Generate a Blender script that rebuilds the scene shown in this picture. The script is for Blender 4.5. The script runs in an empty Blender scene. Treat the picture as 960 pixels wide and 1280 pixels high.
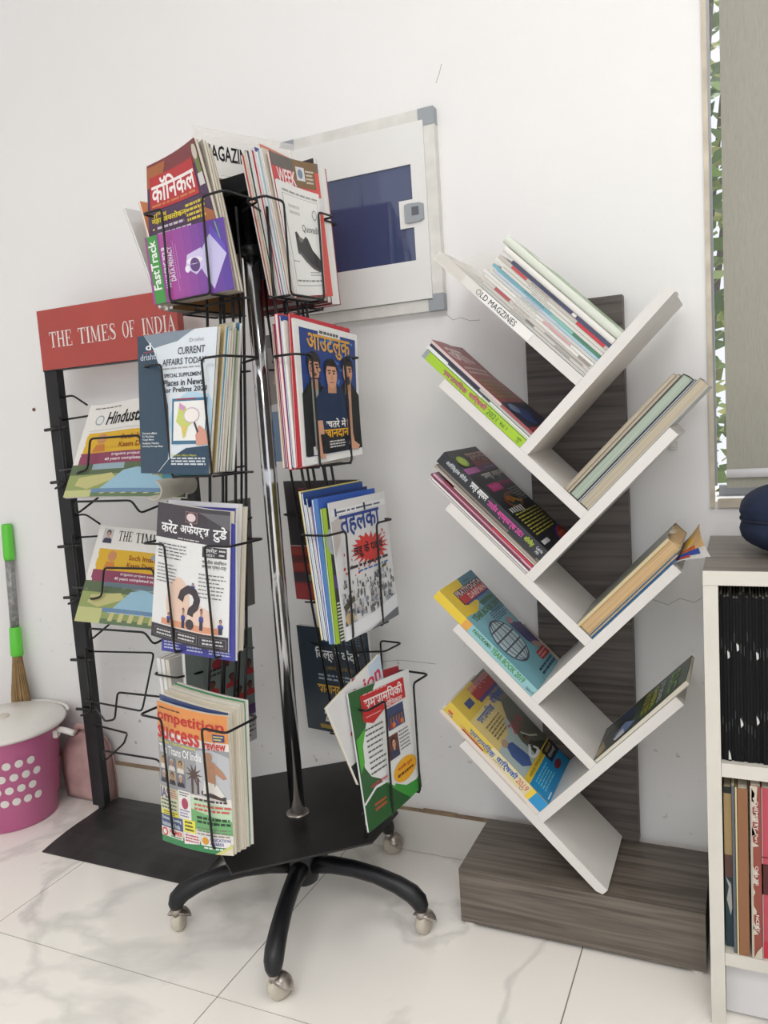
import bpy, math, random
import numpy as np
from mathutils import Vector, Matrix
from mathutils.geometry import tessellate_polygon
random.seed(7)
S = bpy.context.scene
COL = S.collection
def lin(c):
    return tuple(((v/255)/12.92 if v/255 <= .04045 else ((v/255+.055)/1.055)**2.4) for v in c)

# ------------------------------------------------------------------ camera
FPX, PITCH, ROLL, YAW = 979.937, .112134, .0663097, -.431146
fwd = Vector((math.sin(YAW)*math.cos(PITCH), math.cos(YAW)*math.cos(PITCH), -math.sin(PITCH)))
rt0 = Vector((math.cos(YAW), -math.sin(YAW), 0)); dn0 = fwd.cross(rt0)
rt = math.cos(ROLL)*rt0+math.sin(ROLL)*dn0; dn = -math.sin(ROLL)*rt0+math.cos(ROLL)*dn0
CAM = Vector((0, 0, 1))
cd = bpy.data.cameras.new('camera'); cam = bpy.data.objects.new('camera', cd); COL.objects.link(cam)
cd.sensor_fit = 'VERTICAL'; cd.sensor_height = 36; cd.lens = 36*FPX/1280; cd.clip_start = .02
cam.matrix_world = Matrix(((rt.x, -dn.x, -fwd.x, 0), (rt.y, -dn.y, -fwd.y, 0), (rt.z, -dn.z, -fwd.z, 1), (0, 0, 0, 1)))
S.camera = cam
S.view_settings.view_transform = 'Standard'; S.view_settings.look = 'None'
S.view_settings.exposure = 0.0; S.view_settings.gamma = 1; S.view_settings.use_curve_mapping = False
try: S.cycles.max_bounces = 8; S.cycles.diffuse_bounces = 5
except Exception: pass
# ------------------------------------------------------------------ daylight and lamps
W = bpy.data.worlds.new('daylight'); S.world = W; W.use_nodes = True
bg = W.node_tree.nodes['Background']; bg.inputs[0].default_value = (.93, .95, 1, 1); bg.inputs[1].default_value = 1.2
def area(name, loc, rot, sx, sy, power, color):
    l = bpy.data.lights.new(name, 'AREA'); l.shape = 'RECTANGLE'; l.size = sx; l.size_y = sy; l.energy = power; l.color = color
    o = bpy.data.objects.new(name, l); COL.objects.link(o); o.location = loc; o.rotation_euler = rot
    return o
area('ceiling_tube_light', (-1.3, -.1, 2.84), (0, 0, 0), 1.3, .12, 1.5, (1, .95, .89))
area('ceiling_panel_light', (.3, .6, 2.84), (0, 0, 0), .6, .6, 9, (1, .98, .97))
area('rear_fill_light', (.1, -1.3, 2.84), (0, 0, 0), 2.2, 1.0, 50, (1, .985, .965))  # fill light added behind the camera to brighten lower wall and floor from the front
# ------------------------------------------------------------------ helpers
def pix(x, y): return (rt*((x-480)/FPX)+dn*((y-640)/FPX)+fwd)
def at(x, y, P, N):
    d = pix(x, y); return CAM+d*((Vector(P)-CAM).dot(N)/d.dot(N))
def V(*a): return Vector(a)
MATS = {}
def nodes(m): m.use_nodes = True; return m.node_tree.nodes, m.node_tree.links, m.node_tree.nodes['Principled BSDF']
def mat(name, rgb, rough=.5, metal=0, var=.06, scale=8, bump=0, stretch=(1, 1, 1), coat=0):
    if name in MATS: return MATS[name]
    m = bpy.data.materials.new(name); N, L, b = nodes(m)
    b.inputs['Roughness'].default_value = rough; b.inputs['Metallic'].default_value = metal
    if coat: b.inputs['Coat Weight'].default_value = coat
    c = lin(rgb)
    tc = N.new('ShaderNodeTexCoord'); mp = N.new('ShaderNodeMapping'); mp.inputs['Scale'].default_value = stretch
    nz = N.new('ShaderNodeTexNoise'); nz.inputs['Scale'].default_value = scale; nz.inputs['Detail'].default_value = 4
    L.new(tc.outputs['Object'], mp.inputs[0]); L.new(mp.outputs[0], nz.inputs['Vector'])
    r = N.new('ShaderNodeValToRGB'); r.color_ramp.elements[0].position = .3; r.color_ramp.elements[1].position = .7
    r.color_ramp.elements[0].color = (*[v*(1-var) for v in c], 1); r.color_ramp.elements[1].color = (*[min(1, v*(1+var)) for v in c], 1)
    L.new(nz.outputs['Fac'], r.inputs[0]); L.new(r.outputs[0], b.inputs['Base Color'])
    if bump:
        bp = N.new('ShaderNodeBump'); bp.inputs['Strength'].default_value = bump; bp.inputs['Distance'].default_value = .002
        L.new(nz.outputs['Fac'], bp.inputs['Height']); L.new(bp.outputs[0], b.inputs['Normal'])
    MATS[name] = m; return m
def ink_mat(name, rough, coat=0):
    m = bpy.data.materials.new(name); N, L, b = nodes(m)
    b.inputs['Roughness'].default_value = rough; b.inputs['Coat Weight'].default_value = coat; b.inputs['Coat Roughness'].default_value = .25
    a = N.new('ShaderNodeAttribute'); a.attribute_name = 'ink'
    nz = N.new('ShaderNodeTexNoise'); nz.inputs['Scale'].default_value = 60
    mx = N.new('ShaderNodeMixRGB'); mx.blend_type = 'MULTIPLY'; mx.inputs[0].default_value = .1
    L.new(a.outputs['Color'], mx.inputs[1]); L.new(nz.outputs['Fac'], mx.inputs[2]); L.new(mx.outputs[0], b.inputs['Base Color'])
    return m
INK = ink_mat('printed_gloss_paper', .42, .25); INKM = ink_mat('printed_matt_paper', .65); INKM.node_tree.nodes['Principled BSDF'].inputs['Specular IOR Level'].default_value = .2
PAGE = mat('cream_page_edges', (214, 207, 190), .8, var=.22, scale=1, stretch=(3, 3, 1400))
PAGEW = mat('white_page_edges', (226, 225, 222), .7, var=.16, scale=1, stretch=(3, 3, 1400))
PAGET = mat('tan_page_edges', (190, 160, 118), .8, var=.2, scale=1, stretch=(3, 3, 1400))
PAGEG = mat('pale_green_page_edges', (160, 172, 158), .8, var=.2, scale=1, stretch=(3, 3, 1400))
PAGEB = mat('grey_beige_page_edges', (176, 166, 146), .8, var=.2, scale=1, stretch=(3, 3, 1400))
PAGES = {'b': PAGEB, 'c': PAGE, 'w': PAGEW, 't': PAGET, 'g': PAGEG}
BLACK = mat('black_painted_steel', (24, 25, 28), .4, .2, var=.3, scale=30)
WIRE = mat('black_coated_wire', (26, 26, 28), .35, .3, var=.3, scale=60)
CHROME = mat('chrome_tube', (200, 202, 206), .12, 1, var=.08, scale=25)

def mesh_obj(name, vs, fs, m, parent=None, cols=None, smooth=False):
    me = bpy.data.meshes.new(name); me.from_pydata([tuple(v) for v in vs], [], fs)
    if cols is not None:
        a = me.color_attributes.new('ink', 'FLOAT_COLOR', 'CORNER')
        buf = []
        for f, c in zip(fs, cols): buf += list(c)*len(f)
        a.data.foreach_set('color', buf)
    if smooth: me.polygons.foreach_set('use_smooth', [True]*len(fs))
    if m: me.materials.append(m)
    me.update()
    o = bpy.data.objects.new(name, me); COL.objects.link(o)
    if parent: o.parent = parent
    return o
def tag(o, label=None, cat=None, group=None, kind=None):
    if label: o['label'] = label
    if cat: o['category'] = cat
    if group: o['group'] = group
    if kind: o['kind'] = kind
    return o
def thing(name, label, cat, M=None, group=None):
    o = bpy.data.objects.new(name, None); COL.objects.link(o); o.empty_display_size = .05
    if M is not None: o.matrix_world = M if isinstance(M, Matrix) else Matrix.Translation(Vector(M))
    return tag(o, label, cat, group)
def frame(O, X, Y, Z):
    return Matrix(((X.x, Y.x, Z.x, O.x), (X.y, Y.y, Z.y, O.y), (X.z, Y.z, Z.z, O.z), (0, 0, 0, 1)))
class MB:
    def __init__(s): s.v = []; s.f = []; s.c = []
    def add(s, vs, fs, c=None):
        n = len(s.v); s.v += [Vector(v) for v in vs]; s.f += [tuple(i+n for i in f) for f in fs]; s.c += [c]*len(fs); return s
    def box(s, a, b, c=None, bev=0):
        (x0, y0, z0), (x1, y1, z1) = a, b
        if bev:
            t = bev; vs = []; 
            for z, k in ((z0, t), (z0+t, 0), (z1-t, 0), (z1, t)):
                for (sx, sy) in ((x0, y0), (x1, y0), (x1, y1), (x0, y1)):
                    ex = t if sx == x0 else -t; ey = t if sy == y0 else -t
                    if k: vs += [(sx+ex, sy+ey, z)]*1
                    else: vs += [(sx+(ex if 0 else 0), sy, z)]
            fs = [(3, 2, 1, 0), (12, 13, 14, 15)]
            for l in range(3):
                for i in range(4): j = (i+1) % 4; fs.append((l*4+i, l*4+j, l*4+4+j, l*4+4+i))
            return s.add(vs, fs, c)
        return s.add([(x0, y0, z0), (x1, y0, z0), (x1, y1, z0), (x0, y1, z0), (x0, y0, z1), (x1, y0, z1), (x1, y1, z1), (x0, y1, z1)],
                     [(0, 3, 2, 1), (4, 5, 6, 7), (0, 1, 5, 4), (1, 2, 6, 5), (2, 3, 7, 6), (3, 0, 4, 7)], c)
    def prism(s, pts, y0, y1, c=None):     # polygon in xz swept along y
        n = len(pts)
        return s.add([(x, y0, z) for x, z in pts]+[(x, y1, z) for x, z in pts],
                     [tuple(range(n)), tuple(range(2*n-1, n-1, -1))]+[(i, i+n, (i+1) % n+n, (i+1) % n) for i in range(n)], c)
    def tube(s, pts, r, k=7, c=None, close=False):
        pts = [Vector(p) for p in pts]; n = len(pts); rr = r if isinstance(r, (list, tuple)) else [r]*n
        T = []
        for i in range(n):
            a = pts[i-1] if i else (pts[-1] if close else pts[0]); b = pts[i+1] if i < n-1 else (pts[0] if close else pts[-1])
            T.append((b-a).normalized())
        u = T[0].orthogonal().normalized(); vs = []
        for i in range(n):
            u = (u-T[i]*u.dot(T[i])).normalized(); w = T[i].cross(u)
            for j in range(k):
                a = 2*math.pi*j/k; vs.append(pts[i]+(u*math.cos(a)+w*math.sin(a))*rr[i])
        fs = []
        for i in range(n if close else n-1):
            i2 = (i+1) % n
            for j in range(k): j2 = (j+1) % k; fs.append((i*k+j, i*k+j2, i2*k+j2, i2*k+j))
        if not close: fs += [tuple(range(k-1, -1, -1)), tuple(range((n-1)*k, n*k))]
        return s.add(vs, fs, c)
    def lathe(s, prof, k=24, M=None, c=None, cap=True):   # prof: list of (r,z)
        vs = []
        for r, z in prof:
            for j in range(k):
                a = 2*math.pi*j/k; p = Vector((r*math.cos(a), r*math.sin(a), z)); vs.append(M @ p if M else p)
        fs = []
        for i in range(len(prof)-1):
            for j in range(k): j2 = (j+1) % k; fs.append((i*k+j, i*k+j2, (i+1)*k+j2, (i+1)*k+j))
        if cap: fs += [tuple(range(k-1, -1, -1)), tuple(range((len(prof)-1)*k, len(prof)*k))]
        return s.add(vs, fs, c)
    def build(s, name, m, parent=None, smooth=False):
        cols = s.c if any(c is not None for c in s.c) else None
        if cols: cols = [(*lin(c or (255, 255, 255)), 1) for c in cols]
        return mesh_obj(name, s.v, s.f, m, parent, cols, smooth)
def fillet(pts, r=.008, n=3):
    pts = [Vector(p) for p in pts]; out = [pts[0]]
    for i in range(1, len(pts)-1):
        a, b, c = pts[i-1], pts[i], pts[i+1]; d1 = (a-b); d2 = (c-b); q = min(r, d1.length*.45, d2.length*.45)
        p, t = b+d1.normalized()*q, b+d2.normalized()*q
        for k in range(n+1): u = k/n; out.append(p*(1-u)**2+b*2*u*(1-u)+t*u*u)
    return out+[pts[-1]]
# ------------------------------------------------------------------ printed artwork that follows a surface
TXT = {}
def text_tris(s, bold):
    k = (s, bold)
    if k not in TXT:
        c = bpy.data.curves.new('type', 'FONT'); c.body = s; c.resolution_u = 2; c.offset = bold
        o = bpy.data.objects.new('type', c); me = bpy.data.meshes.new_from_object(o)
        vs = np.zeros(len(me.vertices)*3); me.vertices.foreach_get('co', vs); vs = vs.reshape(-1, 3)[:, :2]
        fs = [tuple(p.vertices) for p in me.polygons]
        bpy.data.objects.remove(o); bpy.data.curves.remove(c); bpy.data.meshes.remove(me)
        if len(vs): mn = vs.min(0); mx = vs.max(0); vs = (vs-mn)/np.maximum(mx-mn, 1e-6); asp = (mx-mn)[0]/max((mx-mn)[1], 1e-6)
        else: asp = 1
        TXT[k] = (vs.tolist(), fs, asp)
    return TXT[k]
def clip_axis(poly, ax, c, keep_low):
    out = []; n = len(poly)
    for i in range(n):
        a, b = poly[i], poly[(i+1) % n]; da, db = a[ax]-c, b[ax]-c
        if keep_low: da, db = -da, -db
        if da >= 0: out.append(a)
        if (da > 0 > db) or (da < 0 < db): t = da/(da-db); out.append((a[0]+(b[0]-a[0])*t, a[1]+(b[1]-a[1])*t))
    return out
class Art:
    """flat print on a surface f(u,v,h) -> point, cut along the surface's own facets"""
    def __init__(s, f, nu=1, nv=1): s.f = f; s.nu = nu; s.nv = nv; s.vs = []; s.fs = []; s.cs = []
    def conv(s, poly, c, L):
        for ax, n in ((0, s.nu), (1, s.nv)):
            if n <= 1: continue
            polys = poly if isinstance(poly[0], list) else [poly]; out = []
            for p in polys:
                lo = min(q[ax] for q in p); hi = max(q[ax] for q in p)
                i0 = int(math.floor(lo*n+1e-7)); i1 = int(math.ceil(hi*n-1e-7))
                for i in range(i0, i1):
                    q = p
                    if i > i0: q = clip_axis(q, ax, i/n, False)
                    if i < i1-1 and len(q) > 2: q = clip_axis(q, ax, (i+1)/n, True)
                    if len(q) > 2: out.append(list(q))
            poly = out
            if not poly: return
        polys = poly if isinstance(poly[0], list) else [poly]
        h = .00022*L
        for p in polys:
            b = len(s.vs); s.vs += [s.f(u, v, h) for u, v in p]; s.fs.append(tuple(range(b, b+len(p)))); s.cs.append((*lin(c), 1))
    def rect(s, u0, v0, u1, v1, c, L=1): s.conv([(u0, v0), (u1, v0), (u1, v1), (u0, v1)], c, L); return s
    def poly(s, pts, c, L=1):
        if len(pts) <= 3: s.conv(list(pts), c, L); return s
        for t in tessellate_polygon([[Vector((*p, 0)) for p in pts]]):
            q = [pts[i] for i in t]
            if (q[1][0]-q[0][0])*(q[2][1]-q[0][1])-(q[1][1]-q[0][1])*(q[2][0]-q[0][0]) < 0: q = q[::-1]
            s.conv(list(q), c, L)
        return s
    def ell(s, cx, cy, rx, ry, c, L=2, n=18): return s.poly([(cx+rx*math.cos(2*math.pi*i/n), cy+ry*math.sin(2*math.pi*i/n)) for i in range(n)], c, L)
    def line(s, pts, w, c, L=3, asp=1):
        for (a, b), (p, q) in zip(pts, pts[1:]):
            dx, dy = p-a, (q-b)*asp; l = math.hypot(dx, dy) or 1; nx, ny = -dy/l*w/2, dx/l*w/2/asp
            s.conv([(a-nx, b-ny), (p-nx, q-ny), (p+nx, q+ny), (a+nx, b+ny)], c, L)
        return s
    def text(s, t, u0, v0, u1, v1, c, L=4, rot=0, bold=.012, fn=None):
        vs, fs, _ = text_tris(t, bold)
        du, dv = u1-u0, v1-v0
        if rot == 0: P = [(u0+a*du, v0+b*dv) for a, b in vs]
        elif rot == 90: P = [(u0+(1-b)*du, v0+a*dv) for a, b in vs]
        else: P = [(u0+b*du, v1-a*dv) for a, b in vs]
        if fn: P = [fn(*p) for p in P]
        for f in fs: s.conv([P[i] for i in f], c, L)
        return s
    def greek(s, u0, v0, u1, v1, n, c, L=3, fill=.5, seed=1, ragged=.25):
        rr = random.Random(seed); p = (v1-v0)/n
        for i in range(n):
            v = v1-(i+.75)*p; u = u0; end = u1-(u1-u0)*ragged*rr.random()
            while u < end:
                w = min((u1-u0)*rr.uniform(.06, .2), end-u); s.rect(u, v, u+w, v+p*fill, c, L); u += w+(u1-u0)*.03
        return s
    def figure(s, cx, cy, w, h, skin, hair, shirt, L=3):      # head and shoulders inside a w x h box whose base is (cx, cy)
        s.poly([(cx-w/2, cy), (cx+w/2, cy), (cx+w*.44, cy+h*.3), (cx+w*.16, cy+h*.42), (cx-w*.16, cy+h*.42), (cx-w*.44, cy+h*.3)], shirt, L)
        s.rect(cx-w*.1, cy+h*.36, cx+w*.1, cy+h*.52, skin, L+1)
        s.ell(cx, cy+h*.76, w*.25, h*.235, hair, L+1); s.ell(cx, cy+h*.66, w*.19, h*.21, skin, L+2)
        dk = tuple(v*.35 for v in hair)
        for q in (-1, 1): s.rect(cx+q*w*.09-w*.05, cy+h*.68, cx+q*w*.09+w*.05, cy+h*.715, hair if sum(hair) < 300 else dk, L+3)
        s.rect(cx-w*.07, cy+h*.54, cx+w*.07, cy+h*.56, tuple(v*.65 for v in skin), L+3); s.rect(cx-w*.02, cy+h*.59, cx+w*.02, cy+h*.64, tuple(v*.82 for v in skin), L+3)
        return s
    def build(s, name, parent, m=None, label=None):
        if not s.fs: return None
        o = mesh_obj(name, s.vs, s.fs, m or INK, parent, s.cs)
        if label: o['label'] = label
        return o
def glyph_polys(ch):
    R = lambda a, b, c, d: [(a, b), (c, b), (c, d), (a, d)]
    if ch == 'T': return .86, [R(0, .94, .86, 1), R(0, .76, .05, .95), R(.81, .76, .86, .95), R(.345, .04, .515, .95), R(.23, 0, .63, .045)]
    if ch == 'I': return .42, [R(.12, .04, .3, .96), R(.02, 0, .4, .045), R(.02, .955, .4, 1)]
    if ch == 'H': return .96, [R(.1, .04, .27, .96), R(.69, .04, .86, .96), R(.02, 0, .35, .045), R(.61, 0, .94, .045), R(.02, .955, .35, 1), R(.61, .955, .94, 1), R(.27, .48, .69, .54)]
    if ch in 'EF':
        p = [R(.1, .04, .27, .96), R(.02, .955, .76, 1), R(.71, .74, .76, .96), R(.27, .48, .53, .53), R(.5, .38, .54, .63)]
        return .82, p+([R(.02, 0, .8, .045), R(.75, .04, .8, .26)] if ch == 'E' else [R(.02, 0, .36, .045)])
    if ch == 'N': return .98, [R(.12, .04, .18, .96), R(.8, .04, .86, .96), R(.02, 0, .28, .045), R(.7, .955, .96, 1), R(.02, .955, .2, 1), [(.1, 1), (.28, 1), (.86, .0), (.78, .0), (.74, .04)]]
    if ch == 'M': return 1.18, [R(.12, .04, .18, .96), R(.88, .04, 1.05, .96), R(.02, 0, .28, .045), R(.8, 0, 1.14, .045), R(.02, .955, .2, 1), R(.95, .955, 1.14, 1), [(.1, 1), (.29, 1), (.62, .18), (.55, 0)], [(.55, 0), (.6, .1), (.98, 1), (.9, 1)]]
    if ch == 'A': return .94, [[(.08, .03), (.14, .03), (.47, .9), (.45, 1)], [(.45, 1), (.52, 1), (.9, .03), (.7, .03), (.4, .88)], R(.0, 0, .25, .045), R(.6, 0, .96, .045), R(.23, .32, .66, .37)]
    def ring(cx, cy, ox, oy, ix, iy, a0=0, a1=360, n=22):
        out = []
        for i in range(n):
            a, b = math.radians(a0+(a1-a0)*i/n), math.radians(a0+(a1-a0)*(i+1)/n)
            out.append([(cx+ix*math.cos(a), cy+iy*math.sin(a)), (cx+ox*math.cos(a), cy+oy*math.sin(a)), (cx+ox*math.cos(b), cy+oy*math.sin(b)), (cx+ix*math.cos(b), cy+iy*math.sin(b))])
        return out
    if ch == 'O': return 1.0, ring(.5, .5, .46, .52, .29, .47)
    if ch == 'D': return .98, [R(.1, .04, .27, .96), R(.02, 0, .45, .045), R(.02, .955, .45, 1)]+ring(.42, .5, .52, .5, .34, .455, -90, 90, 14)
    if ch == 'S':
        c = [(.62, .8), (.55, .93), (.36, .975), (.17, .9), (.13, .75), (.25, .6), (.45, .48), (.6, .36), (.63, .2), (.52, .06), (.33, .02), (.14, .07), (.07, .24)]
        w = [.05, .05, .05, .11, .16, .18, .19, .18, .16, .11, .05, .05, .05]; out = []
        for i in range(len(c)-1):
            (a, b), (p, q) = c[i], c[i+1]; l = math.hypot(p-a, q-b); nx, ny = -(q-b)/l, (p-a)/l
            out.append([(a-nx*w[i]/2, b-ny*w[i]/2), (p-nx*w[i+1]/2, q-ny*w[i+1]/2), (p+nx*w[i+1]/2, q+ny*w[i+1]/2), (a+nx*w[i]/2, b+ny*w[i]/2)])
        return .74, out+[R(.6, .7, .64, .97), R(.06, .03, .1, .3)]
    return .4, []
def serif(art, s, u0, v0, u1, v1, c, L=4):
    G = []; x = 0
    for ch in s: w, p = glyph_polys(ch); G.append((x, p)); x += w+.1
    tot = x-.1
    for gx, ps in G:
        for p in ps: art.poly([(u0+(gx+a)/tot*(u1-u0), v0+b*(v1-v0)) for a, b in p], c, L)
    return art
# surface from four local corners + a bend along local z
def quad_surf(q, bend=None, zt=0):
    bl, br, tr, tl = q
    def f(u, v, h=0):
        x = (bl[0]*(1-u)+br[0]*u)*(1-v)+(tl[0]*(1-u)+tr[0]*u)*v; y = (bl[1]*(1-u)+br[1]*u)*(1-v)+(tl[1]*(1-u)+tr[1]*u)*v
        return Vector((x, y, zt+h+(bend(u, v) if bend else 0)))
    return f
def slab(f, z0, z1, nu, nv, ins=0, c=None, mb=None, iu=None):
    mb = mb or MB(); vs = []; n1 = nu+1; i2 = ins if iu is None else iu
    for h in (z1, z0):
        for j in range(nv+1):
            for i in range(nu+1):
                u = i/nu; v = j/nv; u = i2+u*(1-2*i2); v = ins+v*(1-2*ins); vs.append(f(u, v, h))
    B = n1*(nv+1); fs = []
    for j in range(nv):
        for i in range(nu):
            a = j*n1+i; fs.append((a, a+1, a+n1+1, a+n1)); fs.append((B+a, B+a+n1, B+a+n1+1, B+a+1))
    for i in range(nu): fs.append((i, B+i, B+i+1, i+1)); a = nv*n1+i; fs.append((a, a+1, B+a+1, B+a))
    for j in range(nv): a = j*n1; fs.append((a, a+n1, B+a+n1, B+a)); a = j*n1+nu; fs.append((a, B+a, B+a+n1, a+n1))
    return mb.add(vs, fs, c)
def paper_thing(name, label, cat, M, q, t, front, back, art=None, bend=None, pages='c', group=None, nu=8, nv=8, m=None, art_label=None):
    o = thing(name, label, cat, M, group); f = quad_surf(q, bend); m = m or INK
    if not bend: nu = nv = 1
    c = min(.0009, t*.2)
    slab(f, -t+c, -c, nu, nv, .006).build('pages', PAGES[pages], o)
    slab(f, -c, 0, nu, nv, 0, front).build('front_cover', m, o)
    slab(f, -t, -t+c, nu, nv, 0, back).build('back_cover', m, o)
    if art:
        A = Art(f, nu, nv); art(A); A.build('cover_print', o, m, art_label)
    return o
# ------------------------------------------------------------------ the setting
def wall_material():
    m = bpy.data.materials.new('white_wall_paint'); N, L, b = nodes(m); b.inputs['Roughness'].default_value = .55
    tc = N.new('ShaderNodeTexCoord'); n1 = N.new('ShaderNodeTexNoise'); n1.inputs['Scale'].default_value = 2.2; n1.inputs['Detail'].default_value = 5
    n2 = N.new('ShaderNodeTexNoise'); n2.inputs['Scale'].default_value = 45; n2.inputs['Detail'].default_value = 3
    n3 = N.new('ShaderNodeTexNoise'); n3.inputs['Scale'].default_value = 260
    sp = N.new('ShaderNodeSeparateXYZ'); L.new(tc.outputs['Object'], sp.inputs[0]); L.new(tc.outputs['Object'], n1.inputs['Vector']); L.new(tc.outputs['Object'], n2.inputs['Vector']); L.new(tc.outputs['Object'], n3.inputs['Vector'])
    hm = N.new('ShaderNodeMapRange'); hm.inputs['From Min'].default_value = .1; hm.inputs['From Max'].default_value = .75; hm.inputs['To Min'].default_value = 1; hm.inputs['To Max'].default_value = 0
    L.new(sp.outputs['Z'], hm.inputs['Value'])
    r2 = N.new('ShaderNodeValToRGB'); r2.color_ramp.elements[0].position = .66; r2.color_ramp.elements[1].position = .74; L.new(n2.outputs['Fac'], r2.inputs[0])
    mu = N.new('ShaderNodeMath'); mu.operation = 'MULTIPLY'; L.new(hm.outputs[0], mu.inputs[0]); L.new(r2.outputs[0], mu.inputs[1])
    m1 = N.new('ShaderNodeMixRGB'); m1.inputs[1].default_value = (*lin((237, 236, 235)), 1); m1.inputs[2].default_value = (*lin((228, 227, 225)), 1); L.new(n1.outputs['Fac'], m1.inputs[0])
    m2 = N.new('ShaderNodeMixRGB'); m2.inputs[2].default_value = (*lin((120, 112, 104)), 1); L.new(m1.outputs[0], m2.inputs[1])
    mv = N.new('ShaderNodeMath'); mv.operation = 'MULTIPLY'; mv.inputs[1].default_value = .8; L.new(mu.outputs[0], mv.inputs[0]); L.new(mv.outputs[0], m2.inputs[0]); L.new(m2.outputs[0], b.inputs['Base Color'])
    bp = N.new('ShaderNodeBump'); bp.inputs['Strength'].default_value = .08; bp.inputs['Distance'].default_value = .002; L.new(n3.outputs['Fac'], bp.inputs['Height']); L.new(bp.outputs[0], b.inputs['Normal'])
    return m
def marble(name, base, vein, rough, amount=.5):
    m = bpy.data.materials.new(name); N, L, b = nodes(m); b.inputs['Roughness'].default_value = rough
    tc = N.new('ShaderNodeTexCoord'); n0 = N.new('ShaderNodeTexNoise'); n0.inputs['Scale'].default_value = 1.6; n0.inputs['Detail'].default_value = 6; n0.inputs['Distortion'].default_value = .8
    L.new(tc.outputs['Object'], n0.inputs['Vector'])
    w = N.new('ShaderNodeMath'); w.operation = 'SUBTRACT'; w.inputs[1].default_value = .5; L.new(n0.outputs['Fac'], w.inputs[0])
    a = N.new('ShaderNodeMath'); a.operation = 'ABSOLUTE'; L.new(w.outputs[0], a.inputs[0])
    r = N.new('ShaderNodeValToRGB'); r.color_ramp.elements[0].position = 0; r.color_ramp.elements[0].color = (1, 1, 1, 1); r.color_ramp.elements[1].position = .035; r.color_ramp.elements[1].color = (0, 0, 0, 1)
    L.new(a.outputs[0], r.inputs[0])
    n4 = N.new('ShaderNodeTexNoise'); n4.inputs['Scale'].default_value = 3; L.new(tc.outputs['Object'], n4.inputs['Vector'])
    mu = N.new('ShaderNodeMath'); mu.operation = 'MULTIPLY'; L.new(r.outputs[0], mu.inputs[0]); L.new(n4.outputs['Fac'], mu.inputs[1])
    mv = N.new('ShaderNodeMath'); mv.operation = 'MULTIPLY'; mv.inputs[1].default_value = amount; L.new(mu.outputs[0], mv.inputs[0])
    mx = N.new('ShaderNodeMixRGB'); mx.inputs[1].default_value = (*lin(base), 1); mx.inputs[2].default_value = (*lin(vein), 1); L.new(mv.outputs[0], mx.inputs[0])
    m3 = N.new('ShaderNodeMixRGB'); m3.blend_type = 'MULTIPLY'; m3.inputs[0].default_value = .05; L.new(mx.outputs[0], m3.inputs[1]); L.new(n4.outputs['Fac'], m3.inputs[2]); L.new(m3.outputs[0], b.inputs['Base Color'])
    return m
def wood(name, c1, c2, rough=.45, axis=0, scale=1):
    m = bpy.data.materials.new(name); N, L, b = nodes(m); b.inputs['Roughness'].default_value = rough
    tc = N.new('ShaderNodeTexCoord'); mp = N.new('ShaderNodeMapping'); s = [90*scale]*3; s[axis] = 3.5*scale; mp.inputs['Scale'].default_value = s
    n = N.new('ShaderNodeTexNoise'); n.inputs['Scale'].default_value = 1; n.inputs['Detail'].default_value = 6; n.inputs['Distortion'].default_value = .6
    L.new(tc.outputs['Object'], mp.inputs[0]); L.new(mp.outputs[0], n.inputs['Vector'])
    r = N.new('ShaderNodeValToRGB'); r.color_ramp.elements[0].position = .34; r.color_ramp.elements[1].position = .62
    r.color_ramp.elements[0].color = (*lin(c1), 1); r.color_ramp.elements[1].color = (*lin(c2), 1); L.new(n.outputs['Fac'], r.inputs[0]); L.new(r.outputs[0], b.inputs['Base Color'])
    return m
WALLM = wall_material()
FLOORM = marble('white_marble_tile', (252, 248, 241), (150, 150, 148), .13, .55)
SKIRTM = marble('marble_skirting', (222, 219, 212), (150, 148, 144), .25, .4)
GROUT = mat('grey_grout', (140, 134, 124), .9)
DARKW = wood('dark_grey_oak_laminate', (76, 68, 61), (116, 107, 97), .42)
WHITEL = mat('white_laminate', (215, 212, 207), .38, var=.03, scale=12)
ALU = mat('aluminium_frame', (150, 152, 156), .35, .8, var=.1)
WY = 1.6
X0, X1, Y0, ZC = -2.5, 1.9, -2.6, 2.9
wx0, wx1, wz0, wz1 = -.052, 1.25, .812, 2.3
w = MB(); T = .18
w.box((X0-.1, WY, -.02), (wx0, WY+T, ZC)); w.box((wx1, WY, -.02), (X1+.1, WY+T, ZC)); w.box((wx0, WY, -.02), (wx1, WY+T, wz0)); w.box((wx0, WY, wz1), (wx1, WY+T, ZC))
tag(w.build('wall_back', WALLM), 'white painted back wall', kind='structure')
for nm, a, b in (('wall_left', (X0-.1, Y0, 0), (X0, WY, ZC)), ('wall_right', (X1, Y0, 0), (X1+.1, WY, ZC))):
    tag(MB().box(a, b).build(nm, WALLM), kind='structure')
tag(MB().box((X0-.1, Y0, ZC), (X1+.1, WY+T, ZC+.1)).build('ceiling', WALLM), kind='structure')
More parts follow.
